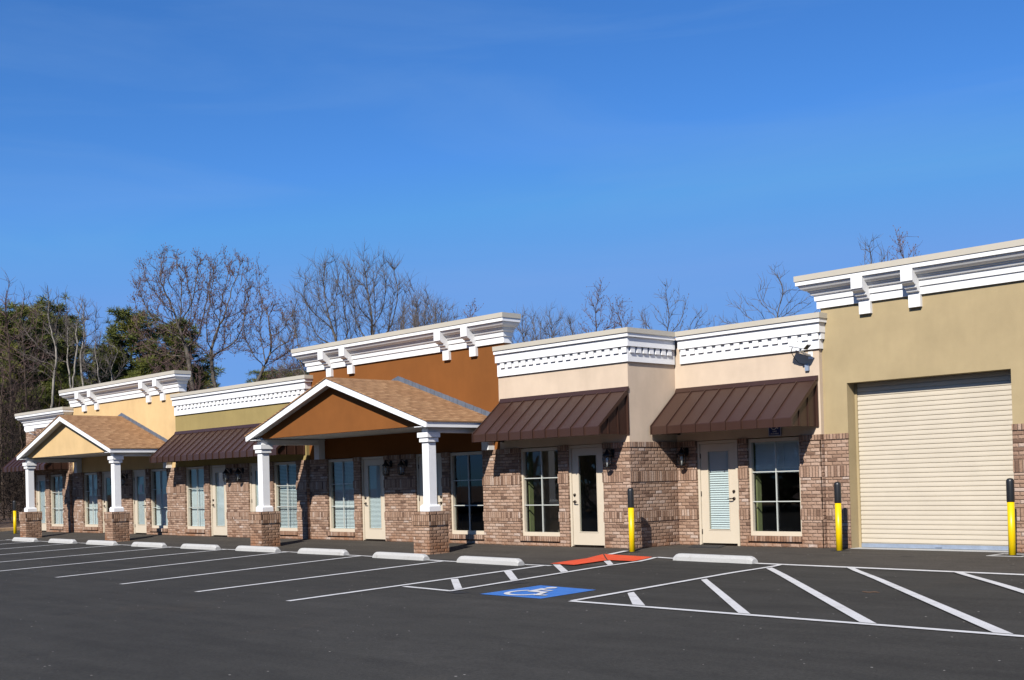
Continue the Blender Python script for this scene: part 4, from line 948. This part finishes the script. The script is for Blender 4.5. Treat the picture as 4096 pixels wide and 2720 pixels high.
place(sl1, (-52.0, 61.5, .1), .92, 4.0, 'spindly bare sapling top just left of the two-leader tree', BG, .5)
place(sl3, (-30.9, 53.9, .1), 1.04, 1.3, 'left of two bare tree tops peeping over the olive tan parapet', BG)
place(sl1, (-30.7, 56.6, .1), 1.0, 2.6, 'right of two bare tree tops peeping over the olive tan parapet', BG)
place(big2, (-43.6, 43.6, .1), .72, .4, 'low spreading bare tree at the right end of the rust cornice', BG)
place(sl1, (-63.9, 56.5, .1), 1.04, .7, 'thin bare twigs peeping over the right half of the rust cornice', BG)
place(big1, (-56.3, 37.4, .1), .56, 3.3, 'lower bare tree in the gap left of the rust cornice', BG)
place(big2, (-49.2, 40.6, .1), .80, 4.4, 'bare tree beside the right edge of the big vase-shaped tree', BG)

pn = None
def pine(seed, H, cw, base=.30):
    rg = random.Random(seed); t = MB(); c = MB()
    t.tube([(rg.uniform(-.1, .1) * (i > 0), rg.uniform(-.1, .1) * (i > 0), H * i / 7 - .2) for i in range(8)], [.20 * (1 - i / 8.5) for i in range(8)], 7)
    nb = 74
    for k_ in range(nb):
        h = base + (1 - base) * (k_ + rg.random()) / nb; z0 = H * h; a = k_ * 2.4 + rg.uniform(-.5, .5)
        q_ = (h - base) / (1 - base); prof = math.sqrt(max(0.05, 1 - max(0, (q_ - .45) / .60) ** 2)) * (.72 + .28 * min(1, q_ * 2.2)) ; ln = cw * max(.30, prof) * rg.uniform(.65, 1.15)
        d = Vector((math.cos(a), math.sin(a), rg.uniform(.05, .45))).normalized(); e = Vector((0, 0, z0)) + d * ln
        c.tube([(0, 0, z0), Vector((0, 0, z0)) + d * ln * .5 + Vector((0, 0, -.05)), e], [.045, .03, .015], 4, 1)
        ncl = max(5, int(ln * 8.5))
        for q in range(ncl):
            ctr = Vector((0, 0, z0)) + d * ln * (.25 + .8 * (q + rg.random()) / ncl) + Vector((rg.gauss(0, .25), rg.gauss(0, .25), rg.gauss(.08, .18)))
            rr = rg.uniform(.26, .48)
            for _ in range(40):
                v = rand_dir(rg); v.z = v.z * .7 + .25; v.normalize(); s_ = v.cross(rand_dir(rg)).normalized() * rg.uniform(.010, .022); p0 = ctr + v * rr * .15; p1 = ctr + v * rr * rg.uniform(.8, 1.25)
                c.add([p0 - s_, p0 + s_, p1 + s_ * .6, p1 - s_ * .6], [(0, 1, 2, 3)], 0)
    return t, c
def mk_pine(seed, H, cw, loc, label, base=.3):
    t, c = pine(seed, H, cw, base); o = thing('pine_tree', label, 'pine tree', (0, 0, 0), 'pine trees in the woods'); t.build('trunk', 'bark_brown', o, at=(0, 0, 0)); c.build('crown', ['needles', 'bark_brown'], o, at=(0, 0, 0)); o.location = loc; return o
PG = 'pine trees in the woods'
pA = mk_pine(5, 12.9, 3.0, (-77.7, 32.0, .5), 'broad yellow-green pine at the left, behind pale leaning trunks', .18)
pB = mk_pine(8, 13.2, 2.7, (-79.1, 38.5, .4), 'rounded dark green pine left of the broad seed-cluster tree', .2)
place(pB, (-81.3, 43.1, .3), 1.0, 1.0, 'dark pine seen through the brown brush behind the yellow cornice', PG)
place(pA, (-74.7, 28.7, .5), .93, 2.0, 'leftmost pine, half screened by bare trees at the frame edge', PG)

for x_, y_, p_, s_, r_, l_ in ((-83.0, 35.0, pA, .97, 4.0, 'pine filling the gap between the broad yellow-green pine and the rounded one'), (-85.0, 39.6, pB, .86, 5.0, 'darker pine top just behind and left of the rounded pine'), (-84.5, 46.0, pA, .80, .4, 'pine behind the seed-cluster tree, low above the yellow cornice'), (-80.0, 29.0, pB, .93, 1.7, 'pine between the leftmost one and the broad yellow-green one'), (-78.0, 41.0, pA, .74, 2.9, 'lower pine right of the rounded pine'), (-72.5, 31.4, pA, .62, 5.1, 'young low pine in front of the broad yellow-green pine'), (-73.0, 36.0, pB, .62, 3.6, 'young low pine in front of the rounded pine')):
    place(p_, (x_, y_, .4), s_, r_, l_, PG)
place(pB, (-80.5, 50.5, .2), .76, 2.2, 'small dark pine top nearest the seed-cluster tree, above the olive cornice', PG)
place(pA, (-82.8, 54.3, .2), .80, 3.2, 'small pine top in the middle above the olive cornice', PG); place(pB, (-76.5, 51.1, .2), .72, 5.2, 'small pine top beside the left end of the rust cornice', PG)

# pale slender trunks and bare thicket trees at the left
WG = 'slender trees of the woods at the left'
w1 = tree(71, [[(0, 0, -.2), lc(-.3, 2.5), lc(-.45, 5), lc(-.1, 8.2)], [(0, 0, -.2), lc(.3, 2.4), lc(.5, 5), lc(.9, 8.0)]], crown((-.2, 9.8, 1.3, 1.7), (1.2, 9.4, 1.2, 1.6), (-1.2, 8.2, 1.1, 1.4)), 360, 'pale barked tree forking low in front of the yellow-green pine', (-60.9, 25.7, .5), WG, 'bark_pale', 'twig_grey', twl=.5, twigs=3, kill=.42, infl=2.0, up=.15, rmax=.14, trunk_r=.035, expo=2.1, step=.28)
w2 = tree(83, [[(0, 0, -.2), lc(.1, 5), lc(0, 9.5)]], crown((0, 10.2, 1.5, 2.6), (-.8, 8.4, 1.4, 1.8), (.9, 8.2, 1.3, 1.8), (0, 6, 1.4, 1.6)), 620, 'tall thin bare tree at the left frame edge', (-65.4, 24.9, .5), WG, 'bark_brown', 'twig_brown', twl=.5, twigs=2, kill=.5, infl=2.0, up=.25, rmax=.13)
w3 = tree(97, [[(0, 0, -.2), lc(.2, 1.2), lc(.8, 3.0)], [(0, 0, -.2), lc(-.3, 1.2), lc(-1.2, 3.4)], [(0, 0, -.2), lc(0, 1.5, .4), lc(.2, 4.0, 1.0)]], crown((0, 5.4, 2.3, 2.2), (1.6, 4.2, 1.6, 1.5), (-1.7, 4.6, 1.6, 1.7), (0, 7.4, 1.4, 1.2)), 700, 'brown tangled small tree behind the yellow cornice', (-62.6, 32.6, .3), WG, 'bark_brown', 'twig_brown', twl=.55, twigs=3, kill=.42, infl=2.0, up=.02, jit=.3, rmax=.10)
w4 = tree(131, [[(0, 0, -.2), lc(.2, 1.4), lc(.5, 3.4)], [(0, 0, -.2), lc(-.3, 1.4), lc(-.9, 3.6)], [(0, 0, -.2), lc(0, 1.5, .4), lc(.1, 4.4, .7)]], crown((0, 5.6, 1.7, 2.2), (1.0, 4.4, 1.3, 1.6), (-1.2, 4.8, 1.3, 1.7), (0, 7.4, 1.1, 1.2)), 420, 'dark tangled small tree at the wood edge left of the brick end unit', (-54.6, 22.6, .3), WG, 'bark_brown', 'twig_dark', twl=.5, twigs=2, kill=.5, infl=2.0, up=.08, jit=.25, rmax=.09)
place(w3, (-64.6, 34.8, .3), 1.12, 2.1, 'brown tangled tree right of the others, left of the seed-cluster tree', WG)
place(w1, (-57.9, 26.6, .4), .78, 1.2, 'pale trunks leaning right in front of the pines', WG); place(w1, (-64.3, 28.3, .4), 1.0, 2.6, 'pale barked tree right of the low-forking one', WG)
place(w2, (-70.7, 27.8, .5), 1.02, 1.0, 'second tall thin bare tree from the left frame edge', WG)
rg = random.Random(77); k_ = 0
protos = [w2, w4, w4, w4, w4, w4]
spots = []
for tries in range(4000):
    if len(spots) >= 64: break
    az = rg.uniform(R(59.5), R(72.5)); D = rg.uniform(53, 92) ** 1.0
    x, y = -math.sin(az) * D, math.cos(az) * D
    if x > -51.5 or (x > -50.5 and y > 17): continue
    if x > -48 and y > 16: continue
    if -49.5 < x and y < 35: continue
    if any((x - a) ** 2 + (y - c) ** 2 < 1.6 for a, c in spots): continue
    spots.append((x, y))
for x, y in spots:
    p = rg.choice(protos if math.atan2(-x, y) > R(67.5) else [w4]); D = math.hypot(x, y); az = math.degrees(math.atan2(-x, y)); tall = 1.4 + D * (.066 if az < 68.0 else .118)
    hp = {w1.name: 11.5, w2.name: 12.5, w4.name: 8.4}[p.name]
    sc = tall * rg.uniform(.62, 1.02) / hp
    place(p, (x, y, .4), sc, rg.uniform(0, 6.28), 'slender bare tree in the dark woods at the left, one of many alike', 'thin trees of the dark woods', rg.uniform(.8, 1.2))
# brush: what nobody could count
b = MB(); rg = random.Random(9)
for i in range(4200):
    az = rg.uniform(R(58.5), R(75)); D = rg.uniform(51.5, 80); x, y = -math.sin(az) * D, math.cos(az) * D
    if x > -50.5: continue
    h = rg.uniform(.8, 5.5) * (1 if rg.random() < .7 else 1.3); p = Vector((x, y, rg.uniform(.2, 1.8) + (rg.random() < .4) * rg.uniform(0, 2.6))); d = (rand_dir(rg) * .8 + Vector((0, 0, .6))).normalized()
    pts = [p]
    for q in range(3): d = (d + rand_dir(rg) * .35).normalized(); pts.append(pts[-1] + d * h * .22)
    b.tube(pts, [.016, .013, .009, .004], 3, 0, False)
tag(b.build('undergrowth', 'twig_dark'), 'dark leafless brush and twigs filling the woods at the left', 'undergrowth', kind='stuff')
# the deep wood that reads as one dark mass
def mass(name, arcs, n, seed, label, m=('twig_dark', 'needles'), hmax=9.0, k=1.0):
    b = MB(); rg = random.Random(seed)
    for i in range(n):
        az = rg.uniform(*arcs[0]); D = rg.uniform(*arcs[1]); x, y = -math.sin(az) * D, math.cos(az) * D
        hh = hmax * (.75 + .25 * math.sin(az * 60) * math.sin(az * 23 + 1)); z = .2 + rg.random() ** .9 * hh
        v = rand_dir(rg); s_ = v.cross(rand_dir(rg)).normalized() * rg.uniform(.05, .13) * k; e = rg.uniform(.3, .8) * k; c = Vector((x, y, z))
        b.add([c - v * e - s_, c - v * e + s_, c + v * e + s_ * .3, c + v * e - s_ * .3], [(0, 1, 2, 3)], 1 if rg.random() < .35 else 0)
    return tag(b.build(name, list(m)), label, 'woods', kind='stuff')
mass('far_woods', ((R(53), R(76)), (84, 104)), 26000, 3, 'dense dark woodland far behind the thin trees', hmax=8.2)
mass('rear_woods', ((R(100), R(260)), (36, 52)), 14000, 5, 'unseen woodland behind the viewer, set close and dense to cut sky light', hmax=14, k=2.0)  # out-of-view trees, placed near and thick to dim skylight and window reflections

for o in bpy.data.objects:
    if '_org' in o: del o['_org']
